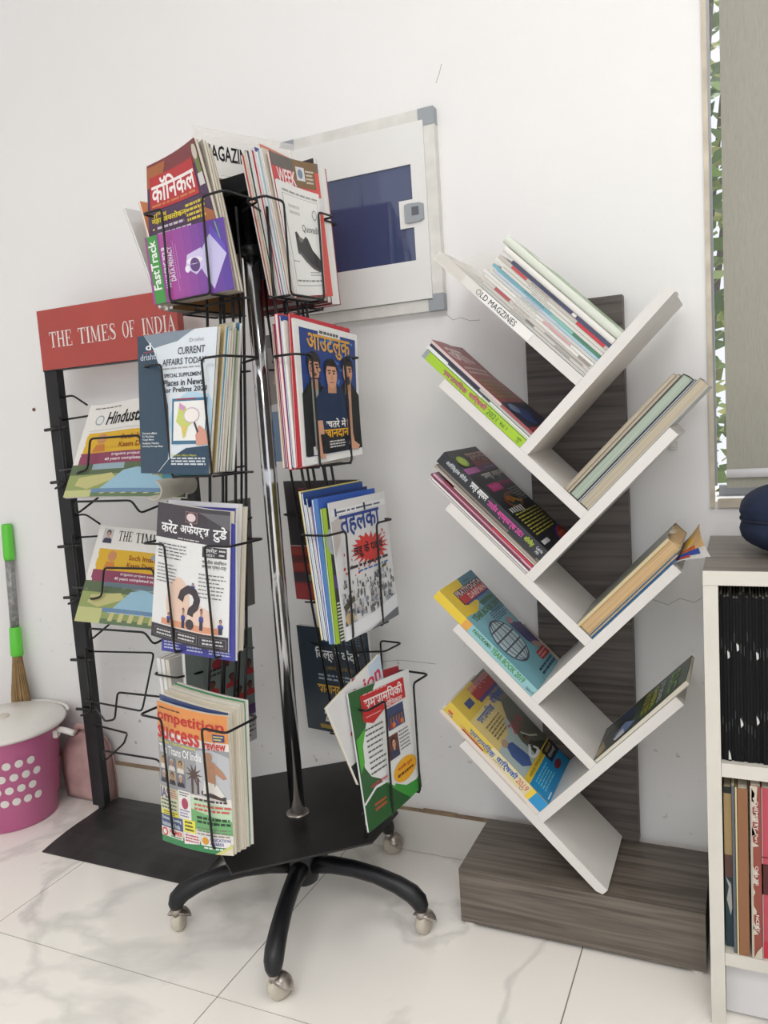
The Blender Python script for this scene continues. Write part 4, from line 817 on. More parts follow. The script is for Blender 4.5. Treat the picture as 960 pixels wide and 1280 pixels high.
# L1 ----------------------------------------------------------
def kron(A):
    A.rect(0, 0, 1, 1, (70, 44, 76), 1); A.rect(0, .86, 1, 1, (120, 48, 52), 2); A.poly([(0, .98), (.35, .98), (.3, .9), (0, .82)], (160, 92, 50), 3)
    A.rect(.05, .66, .86, .9, (178, 40, 46), 4); A.text('कॉिनकल', .08, .705, .84, .88, (236, 228, 226), 5, bold=.022); A.greek(.08, .675, .82, .7, 1, (196, 120, 70), 5, .6, 2, 0)
    A.poly([(.9, .98), (.99, .96), (.99, .72), (.92, .74)], (110, 120, 60), 4); A.ell(.94, .92, .045, .05, (200, 190, 180), 5); A.rect(.9, .7, .99, .78, (206, 200, 196), 5)
    A.text('विशेष', .06, .6, .3, .64, (206, 180, 60), 5, bold=.02); A.text('महा अवलोकन', .06, .555, .6, .61, (226, 206, 40), 5, bold=.022)
    for i in range(6): A.rect(.07, .52-.045*i, .1, .53-.045*i, (226, 206, 40), 5); A.greek(.14, .51-.045*i, .66, .545-.045*i, 1, (200, 190, 200), 5, .5, i)
    A.greek(.6, .5, .96, .63, 4, (206, 186, 60), 5, .55, 12); A.poly([(.78, .6), (1, .52), (1, .3), (.9, .34)], (170, 100, 60), 3); A.ell(.82, .4, .16, .07, (206, 210, 200), 5); A.greek(.7, .36, .94, .44, 3, (60, 110, 90), 6, .5, 4)
front('L', 0, 'maroon and dark purple Hindi magazine behind the purple one in the top left basket', [(192, 381), (292, 362), (247, 174), (178, 206)], .009, (70, 44, 76), (150, 140, 130), kron, lambda u, v: .02*v*v*(u-.5)-.006*math.sin(3*u)*v, dr=.0105)
def fast(A):
    A.rect(0, 0, 1, 1, (150, 60, 150), 1); 
    for i in range(8): A.rect(.2+.1*i, 0, .3+.1*i, 1, (172-i*12, 74-i*2, 152+i*0), 2)
    A.rect(0, 0, .17, 1, (60, 146, 64), 3); A.rect(0, 0, .03, 1, (150, 70, 140), 4) ; A.text('FastTrack', .035, .2, .14, .93, (232, 236, 230), 4, rot=90, bold=.022)
    A.text('MANAGING YOUR', .2, .2, .27, .8, (236, 226, 236), 4, rot=90, bold=.022); A.text('DATA PRIVACY', .275, .28, .34, .78, (236, 226, 236), 4, rot=90, bold=.022)
    A.rect(.36, .12, .363, .85, (210, 180, 216), 4); A.rect(.39, .3, .393, .8, (210, 180, 216), 4)
    A.poly([(.62, .5), (.82, .82), (.98, .5), (.78, .05)], (196, 190, 226), 4); A.poly([(.82, .82), (.98, .5), (.98, .62), (.84, .95)], (100, 80, 180), 5); A.poly([(.48, .42), (.52, .6), (.7, .66), (.72, .42), (.6, .3)], (206, 196, 230), 5); A.ell(.6, .44, .06, .1, (90, 60, 120), 6); A.ell(.6, .5, .1, .05, (232, 228, 240), 6); A.ell(.5, .4, .03, .05, (232, 228, 240), 6)
    A.line([(.9, .97), (.95, .6)], .012, (110, 170, 120), 4)
front('L', 0, 'purple magazine with a green strip placed sideways fronting the top left basket', [(193, 381), (293, 361), (279, 271), (181, 298)], .0035, (150, 60, 150), (120, 110, 120), fast, lambda u, v: .003*math.sin(3.1*u)*v)
G = 'page edges behind the front magazines in the top left basket'
for i, (t_, h_, lb) in enumerate(((.0075, .262, 'thick cream paged magazine directly behind the maroon Hindi one, top left basket'), (.007, .262, 'cream paged magazine in the middle of the top left basket stack'), (.0065, .258, 'rearmost greyish paged magazine of the top left basket stack'))):
    rear('L', 0, lb, [(-.1, .0), (.088, .0), (.03-.004*i, h_+.004), (-.11, h_-.012)], t_, .0205+.0078*i, (170, 162, 150), (160, 150, 140), 'c', None, lambda u, v, i=i: .02*v*v*(u-.5)-.006*math.sin(3*u)*v-.004*(i+1)*v, 4)
# L2 ----------------------------------------------------------
def dr_(A):
    A.rect(0, 0, 1, 1, (214, 222, 228), 1)
    A.poly([(0, 0), (0, 1), (.09, 1), (.22, .9), (.36, .7), (.44, .48), (.46, .26), (.44, .0)], (30, 62, 84), 2); A.poly([(.09, 1), (.75, 1), (.7, .985), (.55, .93), (.24, .9)], (124, 138, 152), 2)
    A.poly([(.27, .0), (.45, .1), (.7, .185), (1, .205), (1, 0)], (28, 60, 84), 3); A.poly([(.45, .36), (.52, .5), (.7, .58), (.95, .55), (1, .5), (1, .25), (.8, .22), (.55, .2)], (176, 206, 224), 2)
    A.line([(.3, .01), (.45, .1), (.7, .185), (1, .205)], .006, (200, 210, 216), 4); A.text('d', .12, .89, .2, .94, (230, 235, 238), 4, bold=.022); A.rect(.09, .875, .24, .879, (190, 50, 70), 4); A.text('drishti', .04, .82, .28, .865, (190, 200, 210), 4)
    A.text('Drishti', .7, .915, .86, .94, (150, 150, 150), 4, bold=-.003); A.text('CURRENT', .56, .835, .88, .885, (50, 56, 64), 4); A.text('AFFAIRS TODAY', .36, .765, .9, .81, (50, 56, 64), 4); A.greek(.37, .735, .85, .752, 1, (150, 150, 150), 4, .5, 1)
    A.text('SPECIAL SUPPLEMENT', .38, .68, .88, .708, (40, 46, 54), 4, bold=.02); A.text('Places in News', .38, .62, .88, .665, (40, 46, 54), 4, bold=.022); A.text('for Prelims 2021', .38, .575, .92, .612, (40, 46, 54), 4, bold=.022)
    A.poly([(.5, .21), (.94, .21), (.94, .53), (.5, .53)], (60, 110, 140), 4); A.rect(.525, .235, .93, .51, (232, 232, 228), 5); A.rect(.56, .52, .8, .53, (150, 40, 60), 5)
    A.poly([(.6, .5), (.68, .47), (.72, .42), (.8, .4), (.78, .36), (.72, .33), (.69, .26), (.66, .25), (.63, .33), (.56, .37), (.58, .42)], (196, 204, 110), 6); A.poly([(.6, .5), (.68, .47), (.66, .44), (.6, .46)], (206, 150, 190), 7); A.poly([(.63, .33), (.69, .34), (.67, .26)], (226, 190, 110), 7)
    A.ell(.76, .41, .1, .055, (200, 180, 190), 7); A.ell(.76, .41, .088, .047, (236, 230, 224), 8); A.poly([(.84, .2), (.82, .27), (.86, .34), (.95, .3), (.98, .21)], (206, 150, 130), 8); A.line([(.8, .36), (.85, .29)], .02, (60, 50, 60), 9)
    for i, s_ in enumerate(('Current affairs', 'To The Point', 'Target Mains', 'Academic Vitamins', 'Learning Through Maps')): A.text(s_, .04, .285-.024*i, .04+.016*len(s_), .3-.024*i, (220, 224, 226), 4, bold=.022)
    A.text('Current Affairs Mains', .5, .125, .84, .14, (170, 170, 60), 4, bold=.02); A.greek(.5, .06, .98, .12, 3, (200, 206, 210), 4, .55, 3)
front('L', 1, 'dark blue and white magazine with a small map fronting the second left basket', [(176.5, 591.5), (263, 593), (272.5, 408), (172, 421)], .007, (30, 62, 84), (200, 200, 200), dr_, lambda u, v: .008*math.sin(2.5*u)-.004*u*v, dr=.004)
rear('L', 1, 'thin teal covered booklet poking out below the magazine with the small map', [(-.09, -.005), (.03, -.005), (.03, .2), (-.09, .2)], .0015, .0125, (60, 140, 160), (60, 140, 160), 'w')
G = 'magazines behind the front one in the second left basket'
cl_ = [((180, 160, 110), 'c', .006, 'cream paged magazine right behind the front one in the second left basket'), ((60, 150, 176), 'w', .005, 'magazine with a turquoise cover edge in the second left basket'), ((30, 30, 34), 'w', .006, 'black covered magazine with an orange figure on its edge in the second left basket'),
       ((170, 170, 150), 'c', .008, 'thick cream paged magazine behind the black one in the second left basket'), ((40, 50, 60), 'w', .006, 'dark edged magazine near the back of the second left basket'), ((110, 130, 80), 'g', .007, 'pale green edged magazine at the back of the second left basket'), ((70, 120, 150), 'w', .008, 'rearmost white magazine in the second left basket')]
dep = .0155
for i, (c, pg, t_, lb) in enumerate(cl_):
    h_ = .268-.004*(i % 3)+(.006 if i in (3, 6) else 0)
    rear('L', 1, lb, [(-.12+.003*i, .002), (.044, .002), (.072+.002*(i % 2), h_-.012), (-.12, h_-.022)], t_, dep, c, (190, 186, 180), pg, (lambda A: A.poly([(.85, .5), (1, .62), (1, .3), (.9, .36)], (206, 130, 100), 2).rect(.8, .68, 1, .8, (190, 60, 50), 2)) if i == 2 else None, lambda u, v, i=i: .01*u*u*(.3-v)*(1 if i < 4 else .5)); dep += t_+.0004
# L3 ----------------------------------------------------------
def cat_(A):
    A.rect(0, 0, 1, 1, (226, 226, 224), 1); A.rect(0, .75, 1, 1, (58, 52, 60), 2); A.poly([(.62, .97), (1, .97), (1, .86), (.72, .95)], (96, 94, 98), 3)
    A.rect(.45, .885, .62, .965, (150, 110, 110), 3); A.rect(.46, .89, .61, .96, (60, 52, 58), 4); A.ell(.535, .925, .065, .03, (220, 200, 200), 5)
    A.text('करेंट', .08, .79, .34, .885, (236, 236, 236), 4, bold=.022); A.text('अफेयर्स', .38, .785, .78, .885, (236, 236, 236), 4, bold=.022); A.text('टुडे', .82, .775, .97, .885, (236, 236, 236), 4, bold=.022); A.greek(.35, .757, .75, .772, 1, (200, 200, 200), 4, .5, 2)
    A.greek(.05, .6, .5, .72, 5, (90, 90, 94), 4, .3, 3); A.greek(.05, .42, .35, .57, 6, (120, 120, 124), 4, .3, 5); A.rect(.7, .66, .97, .735, (52, 48, 54), 3); A.text('टारगेट', .72, .695, .87, .73, (226, 226, 226), 4, bold=.022); A.text('2021', .74, .67, .84, .688, (226, 226, 226), 4, bold=.02); A.greek(.89, .67, .96, .73, 2, (220, 220, 220), 4, .4)
    A.text('भारतीय संविधान', .7, .615, .97, .645, (70, 70, 74), 4); A.text('अभ्यास प्रश्न-पत्र', .7, .575, .97, .605, (70, 70, 74), 4); A.greek(.66, .36, .97, .55, 7, (120, 120, 124), 4, .3, 7)
    A.ell(.38, .29, .17, .19, (226, 196, 176), 2, 26); A.ell(.7, .17, .16, .13, (228, 200, 182), 2, 20); A.rect(.15, .115, .92, .16, (214, 150, 116), 3)
    pts = [(.42, .32), (.45, .375), (.53, .41), (.61, .395), (.65, .345), (.63, .29), (.57, .255), (.56, .22)]; A.line(pts, .08, (60, 50, 58), 4, 1.4)
    for p in pts[1:-1]: A.ell(p[0], p[1], .04, .029, (60, 50, 58), 4, 10)
    A.ell(.56, .155, .055, .038, (60, 50, 58), 4)
    for x_, y_, h_ in ((.47, .12, .15), (.71, .13, .16), (.92, .12, .11), (.26, .13, .08), (.59, .41, .05)): A.figure(x_, y_+h_*.4, .06, h_*.6, (200, 150, 130), (50, 40, 60), (60, 70, 150), 5); A.rect(x_-.02, y_, x_+.02, y_+h_*.42, (40, 44, 70), 5)
    A.rect(0, 0, 1, .105, (50, 45, 52), 3)
    for i in range(3): A.rect(.05+.32*i, .02, .34+.32*i, .085, (130, 126, 130), 4); A.rect(.055+.32*i, .023, .335+.32*i, .082, (50, 45, 52), 5); A.greek(.09+.32*i, .028, .32+.32*i, .078, 2, (206, 206, 206), 6, .45, i, .1)
front('L', 2, 'white and charcoal Hindi current affairs magazine with a question mark in the third left basket', [(189, 794), (281, 817), (284, 640), (198, 627)], .01, (226, 226, 224), (206, 204, 200), cat_, lambda u, v: -.012*max(0, u-.75)*3+.005*math.sin(3*u), dr=.004)
front('L', 2, 'blue magazine whose lower edge shows below the question mark magazine in the third left basket', [(202, 813), (294, 827), (294, 655), (203, 640)], .006, (58, 60, 150), (206, 206, 204), lambda A: (A.greek(.04, .02, .3, .085, 3, (190, 196, 230), 3, .5, 1), A.greek(.36, .02, .6, .09, 3, (190, 196, 230), 3, .5, 2), A.greek(.66, .02, .95, .08, 3, (190, 196, 230), 3, .5, 3)), None, dr=.0155, pages='w')
dep = .0235
for i, (c, pg, t_, h_, lb) in enumerate((((60, 60, 150), 'w', .008, .262, 'white paged magazine with blue cover behind the question mark one in the third left basket'), ((214, 214, 220), 'w', .01, .27, 'lilac white magazine near the back of the third left basket'), ((190, 180, 160), 'c', .012, .266, 'rearmost magazine with brown spotted cover edge in the third left basket'))):
    rear('L', 2, lb, [(-.1, .0), (.07, .0), (.088, h_-.006-.002*i), (-.085, h_)], t_, dep, c, (200, 196, 190), pg, None, lambda u, v: .006*u*u*(.6-v)); dep += t_+.0005
# L4 ----------------------------------------------------------
def csr(A):
    A.rect(0, 0, 1, 1, (226, 222, 214), 1); A.rect(0, .8, 1, 1, (222, 146, 80), 2); A.greek(.04, .955, .5, .975, 1, (90, 60, 50), 4, .5, 2)
    A.text('ompetition', -.0, .85, .96, .95, (190, 40, 44), 5, bold=.022); A.text('success', .0, .745, .66, .835, (196, 44, 48), 5, bold=.022); A.text('review', .72, .745, .97, .81, (196, 50, 50), 5, bold=.022); A.rect(.83, .81, .96, .86, (50, 60, 120), 5); A.greek(.84, .815, .95, .855, 2, (220, 210, 120), 6, .5)
    A.rect(0, .4, 1, .745, (150, 152, 156), 2); A.poly([(.6, .4), (.6, .72), (.8, .745), (1, .7), (1, .4)], (186, 188, 192), 3); A.text('Celebrating 75 Years Of Independence', .02, .715, .6, .74, (226, 220, 80), 5, bold=.02)
    A.text('The Titans Of India', .02, .645, .68, .705, (236, 236, 236), 5, bold=.022)
    for r in range(2):
        for c in range(3): A.rect(.02+.14*c, .43+.1*r, .15+.14*c, .525+.1*r, (170, 156, 130) if (r+c) % 2 else (120, 120, 130), 4); A.figure(.085+.14*c, .432+.1*r, .11, .09, (196, 150, 116), (60, 54, 50) if (r+c) % 2 else (196, 190, 184), (40, 44, 60) if r == 0 else (214, 212, 206), 5)
    for k in range(10): a_ = k*.628; A.poly([(.56+.02*math.cos(a_+1.5), .545+.012*math.sin(a_+1.5)), (.56+.13*math.cos(a_), .545+.08*math.sin(a_)), (.56+.02*math.cos(a_-1.5), .545+.012*math.sin(a_-1.5))], (84, 62, 56), 4)
    A.rect(.52, .41, .55, .53, (84, 62, 56), 4).rect(.6, .41, .63, .53, (84, 62, 56), 4)
    A.ell(.76, .69, .05, .035, (176, 130, 100), 5); A.poly([(.7, .66), (.82, .66), (.92, .6), (.97, .55), (.93, .54), (.84, .58), (.84, .48), (.72, .5)], (176, 130, 100), 5); A.poly([(.7, .52), (.86, .5), (.94, .42), (.9, .41), (.78, .44), (.68, .42)], (220, 216, 208), 6); A.line([(.66, .43), (.95, .4)], .03, (70, 54, 50), 6)
    A.rect(0, .2, .3, .4, (206, 206, 176), 3); A.text('IAS', .01, .32, .16, .395, (96, 80, 140), 5, bold=.022); A.greek(.17, .33, .3, .395, 4, (200, 90, 80), 5, .4, 2); A.greek(.02, .24, .29, .32, 3, (70, 90, 70), 5, .4, 3); A.rect(.02, .2, .3, .235, (230, 220, 60), 4); A.greek(.05, .203, .29, .233, 2, (50, 50, 60), 5, .45)
    A.rect(.31, .21, .5, .41, (230, 228, 224), 4); A.greek(.33, .37, .48, .405, 2, (70, 70, 70), 5, .4); A.ell(.41, .32, .05, .04, (170, 60, 90), 5); A.greek(.33, .22, .48, .28, 3, (120, 110, 170), 5, .4)
    A.poly([(.5, .38), (1, .34), (1, .14), (.5, .16)], (186, 214, 180), 3); A.poly([(.5, .3), (1, .24), (1, .14), (.5, .16)], (110, 170, 110), 4); A.greek(.55, .36, .98, .39, 1, (60, 50, 50), 5, .5, 3); A.greek(.55, .29, 1, .35, 2, (200, 90, 80), 5, .5, 4, .05); A.greek(.58, .2, .99, .26, 2, (30, 60, 40), 5, .6, 6, .05)
    A.rect(0, .11, .36, .2, (60, 80, 120), 4); A.text('Debate of Leading', .02, .16, .34, .19, (214, 220, 226), 5, bold=.02); A.text('Institutes of India', .02, .12, .32, .152, (214, 220, 226), 5, bold=.02); A.rect(.38, .12, .55, .21, (236, 226, 70), 5); A.greek(.4, .125, .54, .205, 3, (50, 60, 60), 6, .5, 2); A.greek(.58, .12, .98, .185, 3, (120, 116, 110), 5, .35, 9, .05)
    A.rect(0, .0, 1, .07, (40, 130, 74), 3); A.rect(0, .045, .36, .11, (226, 216, 208), 4); A.ell(.06, .075, .05, .03, (206, 70, 70), 5); A.ell(.06, .075, .03, .018, (230, 226, 220), 6); A.text('PREMIER', .14, .07, .35, .1, (206, 60, 60), 5, bold=.022); A.greek(.16, .03, .34, .065, 2, (60, 150, 100), 5, .5)
    A.poly([(.38, .03), (.6, .05), (.62, .125), (.38, .115)], (230, 228, 226), 5); A.greek(.4, .05, .6, .11, 3, (190, 60, 80), 6, .5, 2, .05); A.rect(.62, .05, .97, .115, (230, 228, 224), 4); A.ell(.68, .085, .045, .027, (214, 150, 40), 5); A.text('EDUCATION', .74, .09, .97, .112, (60, 60, 140), 5, bold=.022); A.text('AWARDS', .74, .06, .9, .083, (60, 60, 140), 5, bold=.022); A.greek(.66, .025, .94, .045, 1, (220, 230, 220), 5, .6)
    A.poly([(.8, 0), (1, 0), (1, .08)], (206, 204, 120), 7); A.poly([(.86, 0), (1, 0), (1, .056)], (216, 208, 186), 8)
front('L', 3, 'orange topped magazine with many small portraits fronting the lowest left basket', [(205, 1049), (292, 1070), (283, 896), (197.5, 875)], .006, (226, 222, 214), (210, 204, 190), csr, lambda u, v: .01*math.sin(2.6*u+.25)-.006*max(0, u-.8)*4, dr=.012)
dep = .019
for i, (c, pg, t_, h_, x1, lb) in enumerate((((60, 76, 120), 'c', .012, .272, .1, 'thick cream paged magazine with a blue cover edge behind the orange topped one'), ((200, 190, 170), 'c', .012, .276, .104, 'cream paged magazine with a rolled top corner in the lowest left basket'), ((206, 202, 190), 'c', .01, .28, .106, 'pale paged magazine near the back of the lowest left basket'), ((60, 140, 90), 'w', .009, .282, .107, 'rearmost magazine with a green lower corner in the lowest left basket'))):
    rear('L', 3, lb, [(-.09, -.018), (x1-.018, -.014), (x1-.022, h_-.038), (-.09, h_-.026)], t_, dep, c, (196, 190, 180), pg, None, lambda u, v: .008*math.sin(2.6*u+.25)*(1-.3*v)-.01*max(0, u-.7)*v); dep += t_+.0005
# R1 ----------------------------------------------------------
def shoe(A):
    A.rect(0, 0, 1, 1, (224, 224, 221), 1); A.rect(.08, .09, .95, .9, (150, 148, 146), 2); A.rect(.09, .095, .94, .895, (226, 226, 223), 3); A.greek(.1, .915, .95, .945, 1, (150, 150, 150), 4, .5, 1, 0)
    A.greek(.2, .72, .5, .83, 2, (190, 188, 184), 4, .5, 3); A.ell(.85, .77, .06, .05, (150, 150, 150), 4); A.ell(.85, .77, .045, .038, (226, 226, 223), 5); A.text('Quovadis', .5, .58, .95, .66, (70, 66, 66), 5, bold=.0)
    A.poly([(.27, .57), (.32, .58), (.4, .535), (.5, .52), (.56, .55), (.62, .53), (.72, .43), (.88, .36), (.97, .31), (.96, .25), (.9, .245), (.7, .28), (.52, .345), (.38, .4), (.28, .41)], (52, 50, 52), 5)
    A.poly([(.28, .41), (.38, .4), (.52, .345), (.7, .28), (.9, .245), (.96, .25), (.95, .225), (.88, .22), (.7, .25), (.5, .315), (.37, .37), (.28, .385)], (84, 80, 80), 6); A.poly([(.34, .53), (.4, .535), (.5, .52), (.46, .49), (.38, .49)], (110, 106, 104), 6)
    A.greek(.1, .3, .35, .32, 1, (120, 120, 120), 4, .4, 2); A.greek(.6, .18, .92, .23, 2, (140, 140, 140), 4, .35, 5); A.greek(.12, .12, .93, .15, 1, (130, 130, 130), 4, .5, 6, 0)
front('R', 0, 'white magazine back with a black shoe advertisement at the front of the top right basket', [(372, 370), (407, 368), (398.5, 243), (345.5, 223)], .004, (224, 224, 221), (224, 224, 221), shoe, lambda u, v: -.004*math.sin(3*u), dr=.004, pages='w', yaw=-4)
def week(A):
    A.rect(0, 0, 1, 1, (206, 80, 74), 1); A.rect(0, .93, 1, 1, (110, 92, 78), 2); A.rect(.5, .8, .92, 1, (120, 92, 58), 3); A.rect(0, .78, .5, .95, (196, 60, 60), 2); A.rect(0, .91, .5, 1, (92, 84, 78), 4); A.text('WEEK', .1, .8, .52, .905, (236, 220, 220), 5, bold=.022)
    A.rect(.55, .85, .72, .95, (206, 206, 206), 5); A.ell(.63, .9, .05, .035, (110, 130, 150), 6); A.greek(.74, .83, .9, .94, 4, (206, 196, 180), 5, .5); A.rect(.95, 0, 1, .75, (206, 84, 70), 3); A.rect(.93, .62, 1, .74, (214, 214, 214), 4)
front('R', 0, 'magazine with a brown and red top behind the shoe advertisement in the top right basket', [(371, 372), (416, 370), (397, 205), (335.7, 188)], .005, (206, 80, 74), (200, 190, 190), week, lambda u, v: -.008*math.sin(3*u)*v-.0*v, dr=.0095, yaw=-4, pages='w')
dep = .0155
for i, (c, pg, t_, h_, lb) in enumerate((((206, 196, 180), 'w', .004, .262, 'white magazine with a curled corner, second layer of the top right basket'), ((196, 120, 100), 'w', .004, .27, 'salmon edged magazine in the top right basket'), ((170, 200, 216), 'w', .006, .258, 'pale blue edged magazine in the top right basket'), ((60, 80, 160), 'w', .0045, .266, 'blue lettered magazine edge in the top right basket'),
        ((190, 50, 60), 'w', .004, .26, 'red edged magazine in the middle of the top right basket'), ((230, 228, 224), 'w', .005, .268, 'plain white magazine edge in the top right basket'), ((60, 60, 66), 'w', .004, .262, 'dark edged magazine in the top right basket'), ((210, 176, 90), 'c', .006, .262, 'yellow edged magazine near the pole in the top right basket'), ((190, 70, 60), 'w', .004, .256, 'rearmost red edged magazine in the top right basket'))):
    rear('R', 0, lb, [(-.03-.001*i, .001), (.08, .001), (.085, h_-.01), (-.05-.001*i+.002*(i % 2), h_)], t_, dep, c, (214, 212, 208), pg, None, None, 5.5); dep += t_+.0004
# R2 ----------------------------------------------------------
def outl(A):
    A.rect(0, 0, 1, 1, (226, 226, 224), 1); A.rect(.07, .055, .96, .95, (34, 62, 128), 2)
    rr2 = random.Random(2)
    for i in range(46): x_, y_ = rr2.uniform(.1, .93), rr2.uniform(.45, .93); A.ell(x_, y_, .018, .012, (70, 130, 200), 3, 8)
    A.rect(.07, .55, .96, .62, (24, 40, 84), 3) if 0 else None
    A.rect(.35, .915, .7, .97, (222, 222, 220), 4); A.greek(.37, .925, .68, .962, 1, (90, 90, 90), 5, .6)
    A.text('आउटलुक', .17, .76, .86, .925, (206, 156, 70), 6, bold=.022)
    def man(cx, top, w_, hair, coat, sh, tall):
        A.poly([(cx-w_, .06), (cx+w_, .06), (cx+w_*.95, top-.3), (cx+w_*.3, top-.2), (cx-w_*.3, top-.2), (cx-w_*.95, top-.3)], coat, 7); A.poly([(cx-w_*.25, .1), (cx+w_*.25, .1), (cx+w_*.25, top-.2), (cx-w_*.25, top-.2)], sh, 8)
        A.rect(cx-w_*.18, top-.27, cx+w_*.18, top-.15, (180, 130, 106), 9); A.ell(cx, top-.075, w_*.5, .08, hair, 9); A.ell(cx, top-.12, w_*.4, .09, (204, 152, 124), 10); A.poly([(cx-w_*.3, top-.07), (cx+w_*.3, top-.07), (cx+w_*.2, top-.02), (cx-w_*.2, top-.02)], hair, 11)
        for q in (-1, 1): A.rect(cx+q*w_*.19-w_*.12, top-.095, cx+q*w_*.19+w_*.12, top-.083, (40, 30, 28), 11); A.ell(cx+q*w_*.19, top-.11, w_*.08, .008, (40, 30, 30), 11, 8)
        A.rect(cx-w_*.16, top-.175, cx+w_*.16, top-.165, (140, 70, 66), 11); A.poly([(cx-w_*.06, top-.15), (cx+w_*.06, top-.15), (cx, top-.11)], (176, 122, 98), 11); A.rect(cx-w_*.18, top-.162, cx+w_*.18, top-.152, (60, 44, 40), 11)
    man(.25, .79, .21, (36, 30, 30), (26, 28, 34), (150, 152, 150), 0); A.rect(.2, .595, .34, .605, (50, 36, 32), 12); A.ell(.215, .665, .035, .022, (60, 50, 50), 11, 10); A.ell(.325, .665, .035, .022, (60, 50, 50), 11, 10); A.ell(.215, .665, .025, .016, (196, 146, 120), 12, 10); A.ell(.325, .665, .025, .016, (196, 146, 120), 12, 10)
    man(.8, .79, .2, (30, 26, 26), (24, 26, 32), (196, 150, 124), 0); A.ell(.8, .6, .04, .03, (50, 40, 36), 11, 10)
    A.poly([(.28, .06), (.74, .06), (.8, .3), (.8, .46), (.68, .54), (.58, .56), (.46, .56), (.36, .53), (.25, .46), (.25, .3)], (30, 48, 82), 12); A.poly([(.25, .3), (.33, .3), (.36, .12), (.34, .02), (.24, .04)], (206, 156, 128), 13); A.poly([(.74, .3), (.8, .3), (.86, .12), (.95, .08), (.92, .055), (.78, .06)], (206, 156, 128), 13)
    A.rect(.45, .5, .59, .6, (190, 140, 112), 13); A.ell(.52, .68, .108, .08, (34, 28, 28), 13); A.ell(.52, .635, .09, .1, (208, 158, 130), 14); A.poly([(.44, .7), (.6, .7), (.57, .755), (.47, .755)], (34, 28, 28), 15)
    for q in (-1, 1): A.rect(.52+q*.038-.026, .662, .52+q*.038+.026, .673, (50, 36, 32), 15); A.ell(.52+q*.038, .648, .017, .008, (46, 36, 36), 15, 8)
    A.rect(.485, .575, .555, .584, (160, 90, 84), 15); A.poly([(.505, .602), (.535, .602), (.52, .64)], (184, 132, 106), 15)
    A.poly([(.3, .06), (.72, .06), (.74, .2), (.28, .2)], (26, 28, 34), 14)
    A.text('खतरे में', .38, .24, .72, .31, (236, 232, 226), 16, bold=.022); A.text('खानदान', .34, .165, .76, .23, (226, 170, 40), 16, bold=.022); A.greek(.42, .09, .7, .15, 3, (206, 206, 206), 16, .5, 2, .1); A.rect(.16, .06, .24, .12, (206, 204, 200), 8)
front('R', 1, 'Hindi magazine with three men on a blue cover fronting the second right basket', [(380, 583), (450, 568), (446, 419), (366, 397)], .004, (226, 226, 224), (214, 210, 206), outl, lambda u, v: .006*(1-v)**4*u, dr=.004, pages='w')
front('R', 1, 'red bordered magazine immediately behind the three men cover in the second right basket', [(372, 585), (444, 566), (437, 411), (361.5, 391)], .003, (190, 40, 54), (190, 40, 54), lambda A: A.rect(.03, .03, .2, .96, (196, 44, 58), 1), None, dr=.009, pages='w')
dep = .013
for i, (c, pg, t_, h_, lb) in enumerate((((214, 212, 204), 'w', .007, .262, 'white paged magazine behind the red bordered one in the second right basket'), ((44, 78, 150), 'w', .004, .272, 'blue covered magazine in the second right basket'), ((196, 44, 56), 'w', .008, .276, 'thick red covered magazine in the second right basket'), ((106, 56, 110), 'w', .004, .258, 'purple edged magazine in the second right basket'), ((160, 50, 60), 'w', .003, .258, 'dark red thin magazine in the second right basket'), ((200, 186, 170), 'c', .005, .245, 'rearmost cream magazine in the second right basket'))):
    rear('R', 1, lb, [(-.1, -.003*(i == 2)), (.08, .001), (.1, h_-.012), (-.08+.002*(i % 2), h_)], t_, dep, c, c, pg, None, None, 4.5); dep += t_+.0004
